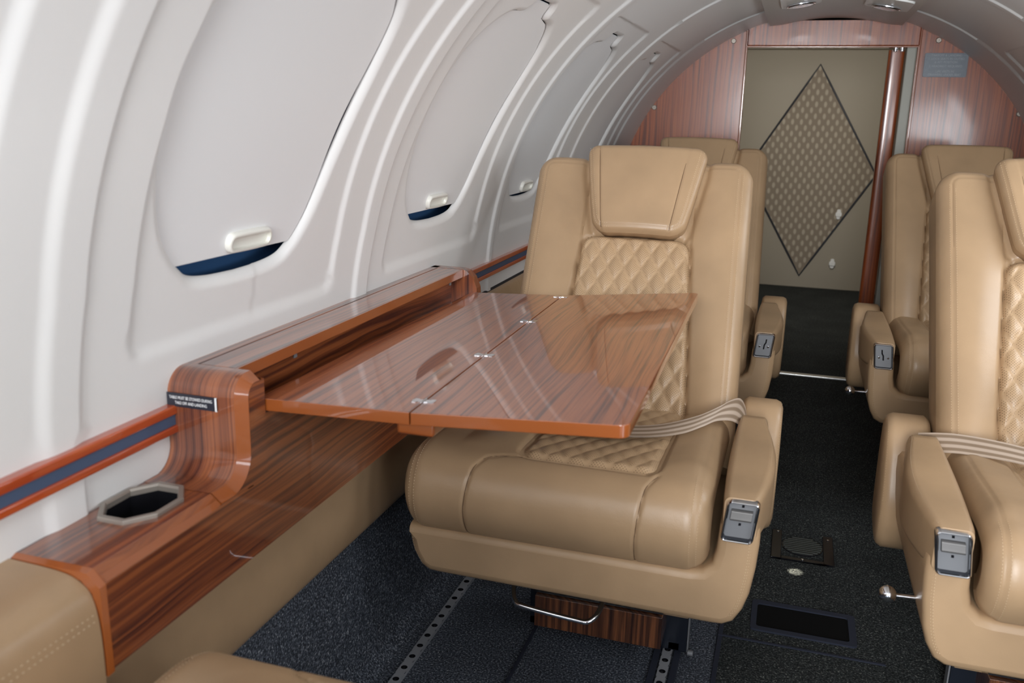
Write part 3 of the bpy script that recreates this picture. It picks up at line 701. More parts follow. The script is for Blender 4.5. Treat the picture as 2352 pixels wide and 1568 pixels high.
# ------------------------------------------------------------------ folding table
tb = tag(empty('folding_table', (-0.34, 1.1, zc(-0.31))), 'glossy striped wooden folding table opened out across the near left seat', 'table'); tb.location = (0, 0, 0)
TNL, TNS, TFS, TFL = Vector((-0.529, 0.786, -0.3005)), Vector((-0.350, 0.785, -0.2945)), Vector((-0.354, 1.430, -0.2925)), Vector((-0.5195, 1.430, -0.3005))
TNR, TFR = Vector((-0.126, 0.786, -0.2800)), Vector((-0.130, 1.432, -0.2705))
def leaf(A, B, C, D, name, rnd=False):
    up = Vector((0, 0, H)); mb = MB(); ol = []
    bil = lambda a, b: (A.lerp(B, a)).lerp(D.lerp(C, a), b) + up
    ra, rb = 0.010 / 0.224, 0.010 / 0.645
    corners = [((0, 0), 0), ((1, 0), 1), ((1, 1), 1), ((0, 1), 0)]
    if rnd:
        ol = [(0, 0)] + [(1 - ra + ra * math.sin(R_(t)), rb - rb * math.cos(R_(t))) for t in range(0, 91, 15)] + [(1 - ra + ra * math.cos(R_(t)), 1 - rb + rb * math.sin(R_(t))) for t in range(0, 91, 15)] + [(0, 1)]
    else: ol = [(0, 0), (1, 0), (1, 1), (0, 1)]
    mb.prism(ol, lambda a, b: tuple(bil(a, b) - Vector((0, 0, 0.0138))), lambda a, b: tuple(bil(a, b)))
    me = mb.build(name, ['wood_table', 'edge'], tb, bevel=0.0012, seg=2, grain=1).data
    for p in me.polygons:
        if p.normal.z < 0.5: p.material_index = 1
    return me
g = Vector((0.0006, 0, 0))
leaf(TNL, TNS - g, TFS - g, TFL, 'inner_leaf'); leaf(TNS + g, TNR, TFR, TFS + g, 'outer_leaf', True)
for Y in (0.823, 1.020, 1.222, 1.416):
    f = (Y - 0.785) / 0.645; c = TNS.lerp(TFS, f) + Vector((0, 0, H + 0.0004)); mb = MB()
    for s in (-1, 1):
        sl = (-0.0060 / 0.179 * -1 if s < 0 else 0.0110 / 0.224)
        w = [(0.0008, 0.004), (0.0055, 0.0035), (0.0075, 0.006), (0.0115, 0.0062), (0.0130, 0.0)]
        o2 = [(s * a, b) for a, b in w] + [(s * a, -b) for a, b in reversed(w[:-1])]
        k2 = (0.0060 / 0.179) if s < 0 else (0.0110 / 0.224)
        mb.prism(o2, lambda a, b: (c.x + a, c.y + b, c.z + a * k2 - 0.002), lambda a, b: (c.x + a, c.y + b, c.z + a * k2 + 0.0004))
    mb.tube([(c.x, c.y - 0.007, c.z), (c.x, c.y + 0.007, c.z)], 0.0014, 8); mb.build('hinge', 'chrome', tb)
mb = MB(); mb.box(-0.372, -0.330, 0.80, 1.36, zc(-0.3255), zc(-0.308)); mb.build('support_runner', 'edge', tb, grain=1, bevel=0.004)
mb = MB(); mb.box(-0.515, -0.372, 0.86, 0.885, zc(-0.330), zc(-0.3135)); mb.build('support_arm', 'edge', tb, grain=0, bevel=0.003)

# ------------------------------------------------------------------ floor fittings
def seat_track(x, y0, y1, label):
    mb = MB(); p = 0.032; n = int((y1 - y0) / p); w, z = 0.0080, 0.0062
    for i in range(n):
        ya, yb = y0 + i * p, y0 + (i + 1) * p; c = (ya + yb) / 2; N = 16
        ins = [(x + 0.0054 * math.cos(2 * PI * k / N), c + 0.0054 * math.sin(2 * PI * k / N)) for k in range(N)]
        out = []
        for k in range(N):
            a = 2 * PI * k / N; ca, sa = math.cos(a), math.sin(a); t = min(w / abs(ca) if abs(ca) > 1e-6 else 9, (p / 2) / abs(sa) if abs(sa) > 1e-6 else 9); out.append((x + ca * t, c + sa * t))
        V = [(a, b, z) for a, b in out] + [(a, b, z) for a, b in ins] + [(a, b, z - 0.006) for a, b in ins]
        mb.add(V, [(k, (k + 1) % N, N + (k + 1) % N, N + k) for k in range(N)] + [], 0); mb.add(V[N:], [(k, (k + 1) % N, N + (k + 1) % N, N + k) for k in range(N)], 1)
        # corner triangles
        for sx, sy in ((1, 1), (-1, 1), (-1, -1), (1, -1)):
            cx, cy = x + sx * w, c + sy * p / 2; near = sorted(range(N), key=lambda q: (out[q][0] - cx) ** 2 + (out[q][1] - cy) ** 2)[:2]
            mb.add([(cx, cy, z), (*out[near[0]], z), (*out[near[1]], z)], [(0, 1, 2)], 0)
        mb.add([(x + sx * 0.006, c + sy * 0.006, z - 0.0055) for sx, sy in ((-1, -1), (1, -1), (1, 1), (-1, 1))], [(0, 1, 2, 3)], 1)
    ye = y0 + n * p
    for s in (-1, 1): mb.add([(x + s * w, y0, z), (x + s * w, ye, z), (x + s * w, ye, 0.0), (x + s * w, y0, 0.0)], [(0, 1, 2, 3)], 0)
    o = mb.build('seat_track', ['track', 'black'], None, fixn=False); o['kind'] = 'thing'
    return tag(o, label, 'floor rail', 'perforated floor rails')
seat_track(-0.524, 0.3, 3.1, 'perforated metal floor rail running along the left side of the carpet beside the wall')
seat_track(-0.128, 0.3, 3.1, 'perforated metal floor rail ending under the front leg of the near left seat')
def strip(x0, x1, y0, y1, name='carpet_binding'):
    mb = MB(); mb.box(x0, x1, y0, y1, 0.0, 0.005); return mb
mb = MB()
for x0, x1 in ((-0.360, -0.355), (-0.150, -0.139), (-0.117, -0.106), (-0.052, -0.044)): mb.box(x0, x1, 0.2, 3.1, 0.0, 0.0052)
mb.box(-0.052, 0.22, 1.414, 1.420, 0.004, 0.0062); mb.build('carpet_binding', 'binding', floor, bevel=0.001)
# bound cut-out in the aisle carpet
mb = MB(); o_ = rrect(0.0, 0.178, 1.452, 1.556, 0.008, 3); i_ = rrect(0.010, 0.166, 1.464, 1.544, 0.005, 3)
mb.grid([[(a, b, z) for a, b in r] for r, z in ((o_, 0.0035), (o_, 0.0075), (i_, 0.0075), (i_, 0.0030))], 0, None, False, True); fh = mb.build('floor_hatch', 'binding', angle=30)
mb = MB(); mb.add([(a, b, 0.0046) for a, b in i_], [tuple(range(len(i_)))]); mb.build('hatch_carpet', simple('hatch_carpet', (0.006, 0.006, 0.006), 0.95, 0, 0.1), fh)
tag(fh, 'navy-bound rectangular hatch in the shaded aisle carpet, in front of the round grille', 'floor hatch')
# round floor grille in a plate
fv = tag(empty('floor_vent', (0.089, 1.805, 0.004)), 'round slotted air grille in a dark frame on the aisle floor', 'vent')
mb = MB()
for x0, x1, y0, y1 in ((-0.062, -0.042, -0.066, 0.066), (0.042, 0.062, -0.066, 0.066), (-0.042, 0.042, -0.066, -0.054)): mb.box(x0, x1, y0, y1, 0, 0.004)
mb.build('vent_frame', 'black', fv, bevel=0.001)
mb = MB(); mb.prism([(0.041 * math.cos(2 * PI * i / 32), 0.004 + 0.041 * math.sin(2 * PI * i / 32)) for i in range(32)], lambda a, b: (a, b, 0.0), lambda a, b: (a, b, 0.0022)); mb.build('vent_disc', 'black', fv)
mb = MB()
for k in range(-4, 5):
    y = k * 0.0085; w = math.sqrt(0.041 ** 2 - y * y) - 0.002; mb.box(-w, w, y + 0.004 - 0.0015, y + 0.004 + 0.0015, 0.002, 0.005)
mb.build('vent_slats', 'vent_bar', fv, bevel=0.0005)
for x, y in ((-0.050, 0.057), (0.052, 0.047), (0.0, -0.06)):
    mb = MB(); mb.prism([(x + 0.0028 * math.cos(2 * PI * i / 12), y + 0.0028 * math.sin(2 * PI * i / 12)) for i in range(12)], lambda a, b: (a, b, 0.004), lambda a, b: (a, b, 0.0056)); mb.build('vent_screw', 'chrome', fv, bevel=0.0006)

#SEATS#
# ------------------------------------------------------------------ seats
BU = Vector((0, 0.555, 0.832)); BN = Vector((0, -0.832, 0.555)); B0 = Vector((0, 0.300, 0.340))
SH = [-0.0185]
QT = 0.384
def bp(x, u, h): return tuple(B0 + Vector((x + SH[0] * max(0, u) / 0.53, 0, 0)) + BU * u + BN * h)
def dense(a, b, step, edge=0.03, fine=0.0022):
    out = [a]; x = a
    while x < b - 1e-6:
        e = min(x - a, b - x); x += fine if e < edge else step; out.append(min(x, b))
    if out[-1] - out[-2] < fine * 0.4: out.pop(-2)
    return out
def sdrr(px, py, hx, hy, r):
    qx, qy = abs(px) - hx + r, abs(py) - hy + r
    return math.hypot(max(qx, 0), max(qy, 0)) + min(max(qx, qy), 0) - r
def seg_dist(px, py, pl):
    best = 9
    for (ax, ay), (bx, by) in zip(pl, pl[1:]):
        dx, dy = bx - ax, by - ay; t = max(0, min(1, ((px - ax) * dx + (py - ay) * dy) / (dx * dx + dy * dy + 1e-12)))
        best = min(best, math.hypot(px - ax - dx * t, py - ay - dy * t))
    return best
def groove(d, depth, w): return -depth * math.exp(-(d / w) ** 2)
def stitches(mb, pts, nrm, mat=1, ln=0.0026, gap=0.0017, w=0.00048, h=0.0005, lift=0.0001):
    pts = [Vector(p) for p in pts]; acc = 0; i = 0; L_ = [0]
    for a, b in zip(pts, pts[1:]): L_.append(L_[-1] + (b - a).length)
    def at(s):
        lo = 0
        for k in range(len(L_) - 1):
            if L_[k + 1] >= s: lo = k; break
        else: lo = len(L_) - 2
        f = (s - L_[lo]) / max(1e-9, L_[lo + 1] - L_[lo]); return pts[lo].lerp(pts[lo + 1], f)
    s = 0
    while s + ln < L_[-1]:
        a, b = at(s), at(s + ln); t = (b - a); t = t.normalized() if t.length > 1e-9 else Vector((0, 0, 1))
        n = Vector(nrm(a) if callable(nrm) else nrm).normalized(); q = t.cross(n).normalized() * w; m = (a + b) / 2
        a2, b2 = a + n * lift, b + n * lift
        V = [a2, m + q + n * lift, b2, m - q + n * lift, m + n * (h + lift), a2.lerp(m, 0.3) + n * (h * 0.8 + lift)]
        mb.add([V[0], V[1], V[2], V[3], V[4]], [(0, 1, 4), (1, 2, 4), (2, 3, 4), (3, 0, 4)], mat)
        s += ln + gap
def quilt_h(x, v):
    a, b = math.sin(PI * (x / QW + v / QH)), math.sin(PI * (x / QW - v / QH))
    return 0.0054 * (abs(a) ** 0.62) * (abs(b) ** 0.62)

def backrest_mesh():
    mb = MB(); U0, U1 = -0.02, 0.553
    def xl(u): return -0.2135
    def xr(u): return 0.1945
    us = dense(U0, U1, 0.0036, 0.045, 0.003); as_ = dense(0, 1, 0.0072, 0.09, 0.0058)
    hr = [(-0.118, 0.58), (-0.112, 0.51), (-0.090, 0.395), (-0.080, 0.382), (0.078, 0.382), (0.088, 0.395), (0.111, 0.51), (0.117, 0.58)]
    P = []
    for u in us:
        row = []
        for a in as_:
            x0, x1 = xl(u), xr(u); cx, hx = (x0 + x1) / 2, (x1 - x0) / 2; x = x0 + (x1 - x0) * a
            cu, hu = (U0 - 0.1 + U1) / 2, (U1 - U0 + 0.1) / 2; r = 0.035
            px, pu = x - cx, u - cu; d = -sdrr(px, pu, hx, hu, r)
            if d < 0:   # pull corner samples onto the rounded outline
                qx, qy = abs(px) - hx + r, abs(pu) - hu + r; l = math.hypot(qx, qy); f = r / l
                px = math.copysign(hx - r + qx * f, px); pu = math.copysign(hu - r + qy * f, pu); d = 0
            ro = 0.026; roll = 0 if d >= ro else -(ro - math.sqrt(max(0, ro * ro - (ro - d) ** 2)))
            X, Uu = px + cx, pu + cu
            # bolsters swell between the outer seam and the quilted centre
            wq = 0.101 + 0.021 * (1 - min(1, max(0, Uu) / 0.36)); cq = -0.005
            e = (abs(X - cq) - wq) / max(0.02, (hx - wq)); bol = 0.013 * math.sin(PI * max(0, min(1, e))) if e > 0 else -0.004
            if Uu > 0.36: bol *= max(0.3, 1 - (Uu - 0.36) * 3)
            h = roll + bol
            h += groove(d - 0.021, 0.0016, 0.0016) if d < 0.05 else 0
            h += groove(seg_dist(X, Uu, hr), 0.006, 0.006)
            if Uu < 0.42: h += groove(abs(-sdrr(X - cq, Uu - (QT + 0.002 - 0.232), wq, 0.232, 0.028)), 0.006, 0.003)
            row.append(bp(X, Uu, h))
        P.append(row)
    # back: follow the perimeter to the rear plane
    mb.grid(P)
    ni, nj = len(P), len(P[0])
    per = [(0, j) for j in range(nj)] + [(i, nj - 1) for i in range(1, ni)] + [(ni - 1, j) for j in range(nj - 2, -1, -1)] + [(i, 0) for i in range(ni - 2, 0, -1)]
    ring0 = [P[i][j] for i, j in per]; T = Vector(BN)
    rings = [ring0]
    for dep, sh in ((0.03, 0.0), (0.06, 0.0), (0.078, 0.004), (0.086, 0.014)):
        row = []
        for p in ring0:
            v = Vector(p) - T * dep; c = Vector(bp(-0.01, 0.25, 0)); d = v - c; d -= T * d.dot(T)
            row.append(tuple(v - d.normalized() * sh))
        rings.append(row)
    mb.grid(rings, 0, None, False, True, flip=True)
    o = len(mb.v); mb.add([rings[-1][k] for k in range(len(ring0))] + [bp(-0.01, 0.25, -0.11)], [(k, (k + 1) % len(ring0), len(ring0)) for k in range(len(ring0))])
    # double rows of stitching down both outer edges and across the shoulders
    for off in (0.0165, 0.0255):
        for side in (-1, 1):
            pts = []
            for i in range(61):
                u = 0.0 + (U1 - off - 0.016) * i / 60; x = xl(u) + off if side < 0 else xr(u) - off; d = off
                ro = 0.026; roll = 0 if d >= ro else -(ro - math.sqrt(ro * ro - (ro - d) ** 2))
                wq = 0.101 + 0.021 * (1 - min(1, u / 0.36)); cq = -0.005; hx = (xr(u) - xl(u)) / 2
                e = (abs(x - cq) - wq) / max(0.02, hx - wq); bol = 0.013 * math.sin(PI * max(0, min(1, e)))
                if u > 0.36: bol *= max(0.3, 1 - (u - 0.36) * 3)
                pts.append(bp(x, u, roll + bol + 0.0004))
            stitches(mb, pts, BN)
    return mb
def quilt_back_mesh():
    mb = MB(); P = []; UV = []; U0, U1 = -0.03, QT
    for u in dense(U0, U1, 0.0022, 0.01, 0.0016):
        row = []; ur = []
        for a in dense(0, 1, 0.0125, 0.05, 0.008):
            f = 1 - min(1, max(0, u) / 0.36); w = 0.100 + 0.021 * f; c = -0.005; x = (-1 + 2 * a) * w; r = 0.028
            cu, hu = (U0 - 0.1 + U1) / 2, (U1 - U0 + 0.1) / 2; px, pu = x, u - cu; d = -sdrr(px, pu, w, hu, r)
            if d < 0:
                qx, qy = abs(px) - w + r, abs(pu) - hu + r; l = math.hypot(qx, qy); k = r / l
                px = math.copysign(w - r + qx * k, px); pu = math.copysign(hu - r + qy * k, pu); d = 0
            X, Uu = px, pu + cu; e = smooth(d / 0.010)
            row.append(bp(X + c, Uu, -0.003 + e * 0.0045 + quilt_h(X, Uu - 0.012) * (0.3 + 0.7 * e) - 0.006 * (1 - smooth(d / 0.003)))); ur.append((X, Uu - 0.012))
        P.append(row); UV.append(ur)
    mb.grid(P, 0, UV)
    # stitching along the diamonds
    for sgn in (1, -1):
        for k in range(-12, 13):
            pts = []
            for i in range(140):
                v = U0 + (U1 - U0) * i / 139; x = (k - sgn * (v - 0.012) / QH) * QW
                f = 1 - min(1, max(0, v) / 0.36); w = 0.100 + 0.021 * f; c = -0.005
                cu, hu = (U0 - 0.1 + U1) / 2, (U1 - U0 + 0.1) / 2
                if -sdrr(x, v - cu, w, hu, 0.028) > 0.004: pts.append(bp(x + c, v, 0.0019))
            if len(pts) > 3: stitches(mb, pts, BN, 1, ln=0.0022, gap=0.0016, w=0.00035, h=0.0004)
    return mb
def headrest_mesh():
    mb = MB(); U0, U1 = 0.381, 0.560; P = []
    def half(u): f = (u - U0) / (U1 - U0); return (-0.081 - 0.032 * f ** 0.8, 0.079 + 0.036 * f ** 0.8)
    us = dense(U0, U1, 0.005, 0.03, 0.0022); as_ = dense(0, 1, 0.016, 0.14, 0.0095)
    for u in us:
        row = []
        for a in as_:
            x0, x1 = half(u); cx, hx = (x0 + x1) / 2, (x1 - x0) / 2; x = x0 + (x1 - x0) * a
            cu, hu = (U0 + U1) / 2, (U1 - U0) / 2; r = 0.024; px, pu = x - cx, u - cu; d = -sdrr(px, pu, hx, hu, r)
            if d < 0:
                qx, qy = abs(px) - hx + r, abs(pu) - hu + r; l = math.hypot(qx, qy); k = r / l
                px = math.copysign(hx - r + qx * k, px); pu = math.copysign(hu - r + qy * k, pu); d = 0
            X, Uu = px + cx, pu + cu; ro = 0.016; roll = 0 if d >= ro else -(ro - math.sqrt(max(0, ro * ro - (ro - d) ** 2)))
            f = (Uu - U0) / (U1 - U0)
            h = 0.030 + roll + 0.006 * (1 - (px / hx) ** 2) + 0.010 * math.sin(PI * min(1, f * 0.9)) * 0.6
            xa, xb = -0.066 - 0.022 * f, 0.056 + 0.026 * f
            h += groove(X - xa, 0.0018, 0.0016) + groove(X - xb, 0.0018, 0.0016) + groove(d - 0.0085, 0.0014, 0.0013) * (1 if f < 0.9 else 0)
            row.append(bp(X, Uu, h))
        P.append(row)
    mb.grid(P); ni, nj = len(P), len(P[0])
    per = [(0, j) for j in range(nj)] + [(i, nj - 1) for i in range(1, ni)] + [(ni - 1, j) for j in range(nj - 2, -1, -1)] + [(i, 0) for i in range(ni - 2, 0, -1)]
    ring0 = [P[i][j] for i, j in per]; rings = [ring0]
    for dep, sh in ((0.010, 0.001), (0.026, 0.004), (0.034, 0.012), (0.045, 0.02)):
        row = []
        for p in ring0:
            v = Vector(p) - BN * dep; d = v - Vector(bp(-0.015, 0.46, 0)); d -= BN * d.dot(BN); row.append(tuple(v - d.normalized() * sh))
        rings.append(row)
    mb.grid(rings, 0, None, False, True, flip=True)
    for sg in (0, 1):
        pp = []
        for i in range(30):
            f = 0.03 + 0.93 * i / 29; u = U0 + (U1 - U0) * f; x0, x1 = half(u); hx = (x1 - x0) / 2; X = (-0.066 - 0.022 * f) if sg == 0 else (0.056 + 0.026 * f)
            d = min(u - U0, U1 - u, X - x0, x1 - X); ro = 0.016; roll = 0 if d >= ro else -(ro - math.sqrt(max(0, ro * ro - (ro - d) ** 2)))
            pp.append(bp(X, u, 0.030 + roll + 0.006 * (1 - ((X - (x0 + x1) / 2) / hx) ** 2) + 0.006 * math.sin(PI * min(1, f * 0.9)) - 0.0017))
        mb.tube(pp, 0.0007, 6, mat=2)  # dark tube draws the shade line of the headrest crease
    for off in (0.0062, 0.0118):
        ol = []
        def edge(x, u): 
            return x, u
        pts = []
        for i in range(34): u = U1 - 0.012 - (U1 - U0 - 0.036) * i / 33; x0, _ = half(u); pts.append((x0 + off, u))
        x0, x1 = half(U0 + 0.01); c = 0.024 - off
        for i in range(9): a = R_(180 + 90 * i / 8); pts.append((x0 + 0.0225 + c * math.cos(a), U0 + 0.024 + c * math.sin(a)))
        for i in range(9): a = R_(270 + 90 * i / 8); pts.append((x1 - 0.0225 + c * math.cos(a), U0 + 0.024 + c * math.sin(a)))
        for i in range(34): u = U0 + 0.024 + (U1 - U0 - 0.036) * i / 33; _, x1 = half(u); pts.append((x1 - off, u))
        pp = []
        for X, Uu in pts:
            f = (Uu - U0) / (U1 - U0); x0, x1 = half(Uu); hx = (x1 - x0) / 2; px = X - (x0 + x1) / 2; ro = 0.016
            pp.append(bp(X, Uu, 0.0304 - (ro - math.sqrt(ro * ro - (ro - off) ** 2)) + 0.006 * (1 - (px / hx) ** 2) + 0.006 * math.sin(PI * min(1, f * 0.9))))
        stitches(mb, pp, BN)
    return mb
for dz_ in (0.0, 0.006):
    st = MB(); stitches(st, [(-0.5238 + dz_ * 0.12, y_, zt - 0.036 - dz_) for y_ in (0.30, 0.40, 0.528)], (1, 0, 0.2), 0, ln=0.0034, gap=0.0022, w=0.0007, h=0.0008, lift=0.0012); st.build('stitching', 'stitch', ledge_, fixn=False)
# seat cushion profile (y, z), front underside -> top -> back
CP = catmull([(0, 0.012, 0.279), (0, -0.008, 0.292), (0, -0.024, 0.320), (0, -0.028, 0.350), (0, -0.018, 0.380), (0, 0.004, 0.400), (0, 0.040, 0.408), (0, 0.10, 0.406), (0, 0.18, 0.400), (0, 0.28, 0.394), (0, 0.37, 0.392)], 10)
CS = [0]
for a_, b_ in zip(CP, CP[1:]): CS.append(CS[-1] + (b_ - a_).length)
def cush(x, s, h):
    s = max(0, min(CS[-1] - 1e-6, s)); k = 0
    while CS[k + 1] < s: k += 1
    f = (s - CS[k]) / (CS[k + 1] - CS[k]); p = CP[k].lerp(CP[k + 1], f)
    a = (CP[k] - CP[max(0, k - 1)]).normalized() if k else (CP[1] - CP[0]).normalized(); b = (CP[k + 1] - CP[k]).normalized(); t = a.lerp(b, f).normalized()
    n = Vector((0, -t.z, t.y)); return (x, p.y + n.y * h, p.z + n.z * h)
def s_of_y(y):
    k = max(range(len(CP)), key=lambda i: CP[i].z)
    for i in range(k - 8, len(CP) - 1):
        if CP[i].y <= y <= CP[i + 1].y: return CS[i] + (CS[i + 1] - CS[i]) * (y - CP[i].y) / (CP[i + 1].y - CP[i].y)
    return CS[-1]
SQ0 = s_of_y(0.022); SEND = CS[-1]
SEAM_L = [(-0.152, 0.0), (-0.152, 0.05), (-0.150, 0.085), (-0.143, SQ0 - 0.035), (-0.128, SQ0 - 0.012), (-0.105, SQ0 - 0.003), (-0.080, SQ0), (0.100, SQ0 - 0.002)]
SEAM_R = [(0.090, 0.0), (0.091, 0.07), (0.098, SQ0 - 0.03), (0.112, SQ0 - 0.002)]
def cushion_mesh():
    mb = MB(); X0, X1 = -0.250, 0.187; P = []
    ss = [0] + [s for s in dense(0.0, SEND, 0.006, 0.02, 0.003)][1:]
    ss = sorted(set(ss + [0.0 + i * 0.0035 for i in range(int((SQ0 + 0.02) / 0.0035))]))
    tt = [ss[0]]
    for q in ss[1:]:
        if q - tt[-1] > 0.0018: tt.append(q)
    ss = tt; xs = dense(X0, X1, 0.0026, 0.04, 0.0024)
    for s in ss:
        row = []
        for x in xs:
            d = min(x - X0, X1 - x); ro = 0.034; roll = 0 if d >= ro else -(ro - math.sqrt(max(0, ro * ro - (ro - d) ** 2)))
            dd = abs(-sdrr(x - 0.0110, s - (SQ0 + 0.18), 0.1000, 0.18, 0.022))
            inside = -sdrr(x - 0.0110, s - (SQ0 + 0.18), 0.1000, 0.18, 0.022) > 0
            sides = 0.0
            if s > SQ0:
                e = max(0, min(1, (abs(x - 0.0110) - 0.1000) / 0.09)); sides = 0.006 * math.sin(PI * e) * smooth((s - SQ0) / 0.05)
            h = roll + sides - (0.006 * smooth(dd / 0.008) if inside else 0)
            h += groove(seg_dist(x, s, SEAM_L), 0.0026, 0.0021) + groove(seg_dist(x, s, SEAM_R), 0.0026, 0.0021) + groove(dd, 0.004, 0.003) + groove(d - 0.020, 0.0014, 0.0016)
            row.append(cush(x, s, h))
        P.append(row)
    mb.grid(P, flip=True)
    for j, sx in ((0, 1), (-1, -1)):
        edge = [r[j] for r in P]; mid = Vector((edge[0][0], 0.17, 0.33)); ins = [tuple(Vector(p).lerp(mid, 0.25) + Vector((sx * 0.006, 0, 0))) for p in edge]
        mb.grid([edge, ins], flip=(j == 0))
    for sm in (SEAM_L[:-1], SEAM_R):
        c = catmull([(a, b, 0) for a, b in sm], 6); mb.tube([cush(p.x, max(0.002, p.y), -0.0022) for p in c], 0.0008, 6, mat=2)  # dark tubes stand in for shade in the cushion creases
    for off in (0.0155, 0.0245):
        for x in (X0 + off, X1 - off):
            ro = 0.034; roll = -(ro - math.sqrt(ro * ro - (ro - off) ** 2))
            stitches(mb, [cush(x, s, roll + 0.0003) for s in [0.01 + (SEND - 0.05) * i / 60 for i in range(61)]], lambda p: (0, -0.5, 0.8) if p.z > 0.39 else (0, -1, 0.1))
    return mb
def quilt_seat_mesh():
    mb = MB(); P = []; UV = []; S0, S1 = SQ0 + 0.004, SEND - 0.005; W_ = 0.0965
    for s in dense(S0, S1, 0.0030, 0.01, 0.0018):
        row = []; ur = []
        for a in dense(-W_, W_, 0.0027, 0.008, 0.0016):
            cu, hu = (S0 + S1) / 2, (S1 - S0) / 2; r = 0.02; px, pu = a, s - cu; d = -sdrr(px, pu, W_, hu, r)
            if d < 0:
                qx, qy = abs(px) - W_ + r, abs(pu) - hu + r; l = math.hypot(qx, qy); k = r / l
                px = math.copysign(W_ - r + qx * k, px); pu = math.copysign(hu - r + qy * k, pu); d = 0
            e = smooth(d / 0.012); row.append(cush(px + 0.0110, pu + cu, -0.006 + 0.005 * e + 0.6 * quilt_h(px, pu) * (0.3 + 0.7 * e))); ur.append((px, pu))
        P.append(row); UV.append(ur)
    mb.grid(P, 0, UV, flip=True); return mb
def skirt_mesh():
    ol = [(-0.243, 0.286), (-0.243, 0.262), (-0.238, 0.243), (-0.226, 0.222), (-0.213, 0.214), (-0.200, 0.213), (0.195, 0.211), (0.212, 0.212), (0.226, 0.220), (0.236, 0.238), (0.243, 0.262), (0.248, 0.300), (0.250, 0.335), (0.249, 0.356), (0.243, 0.363), (0.204, 0.363), (0.198, 0.355), (0.196, 0.320), (0.192, 0.300), (0.180, 0.288), (0.165, 0.286)]
    mb = MB(); P = []
    for ins, y in ((0.012, -0.003), (0.005, -0.001), (0.0015, 0.003), (0, 0.009), (0, 0.25), (0, 0.42), (0.004, 0.43)):
        cx, cz = 0.0, 0.25; row = []
        n = len(ol)
        for i, (a, b) in enumerate(ol):
            p, q = ol[i - 1], ol[(i + 1) % n]; tx, tz = q[0] - p[0], q[1] - p[1]; l = math.hypot(tx, tz); row.append((a - tz / l * ins, y, b + tx / l * ins))
        P.append(row)
    mb.grid(P, 0, None, False, True, flip=True); mb.add(P[0], [tuple(range(len(ol)))]); mb.add(P[-1], [tuple(reversed(range(len(ol))))])
    for off in (0.0085, 0.0110):
        pts = [(x - off, -0.0030 if off > 0.01 else -0.002, z) for x, z in ((0.249, 0.350), (0.2485, 0.335), (0.247, 0.30), (0.242, 0.262), (0.236, 0.24), (0.228, 0.227))]
        stitches(mb, catmull(pts, 6), (0, -1, 0))
        pts = [(x + off - 0.003, -0.0025, z) for x, z in ((-0.2425, 0.28), (-0.2425, 0.262), (-0.238, 0.245), (-0.227, 0.226))]
        if off < 0.01: stitches(mb, catmull(pts, 6), (0, -1, 0))
    return mb
def armrest_mesh():
    mb = MB(); P = []; N = 28
    for k in range(25):
        t = k / 24; y = -0.004 + 0.345 * t; e = min(1, (1 - t) / 0.06) ** 0.5 if t > 0.94 else 1.0; e0 = 0.93 + 0.07 * smooth(t / 0.05)
        x0, x1 = 0.200 - 0.004 * math.sin(PI * t), 0.246 + 0.016 * math.sin(PI * min(1, t * 1.15)) ** 1.0
        zt_, zb_ = 0.402 + 0.008 * t, 0.340 - 0.045 * t
        cx, cz, hx, hz = (x0 + x1) / 2, (zt_ + zb_) / 2, (x1 - x0) / 2 * e * e0, (zt_ - zb_) / 2 * e * e0; row = []
        for (a, b) in rrect(-1, 1, -1, 1, 0.36, 6):
            row.append((cx + a * hx, y, cz + b * hz))
        P.append(row)
    mb.grid(P, 0, None, False, True); mb.add(P[0], [tuple(range(len(P[0])))]); mb.add(P[-1], [tuple(reversed(range(len(P[0]))))])
    stitches(mb, [(0.2415 + 0.014 * math.sin(PI * min(1, t * 1.15)) - 0.0005, -0.002 + 0.345 * t, 0.4005 + 0.008 * t) for t in [0.02 + 0.9 * i / 40 for i in range(41)]], (0.4, 0, 1))
    return mb
def shroud_mesh():
    mb = MB(); ol = [(0.335, 0.28), (0.352, 0.34), (0.372, 0.382), (0.390, 0.401), (0.415, 0.407), (0.440, 0.402), (0.455, 0.385), (0.46, 0.32), (0.455, 0.240), (0.44, 0.205), (0.40, 0.188), (0.37, 0.190), (0.345, 0.22)]
    pts = catmull([(0, a, b) for a, b in ol], 4, True); P = []
    c = Vector((0, 0.40, 0.32))
    for f, x in ((0.80, 0.200), (0.94, 0.202), (1.0, 0.209), (1.0, 0.255), (0.96, 0.263), (0.85, 0.267), (0.01, 0.268)):
        P.append([(x, c.y + (p.y - c.y) * f, c.z + (p.z - c.z) * f) for p in pts])
    mb.grid(P, 0, None, False, True)
    stitches(mb, [(0.2645, c.y + (p.y - c.y) * 0.93, c.z + (p.z - c.z) * 0.93) for p in pts], (1, 0, 0.2))
    return mb
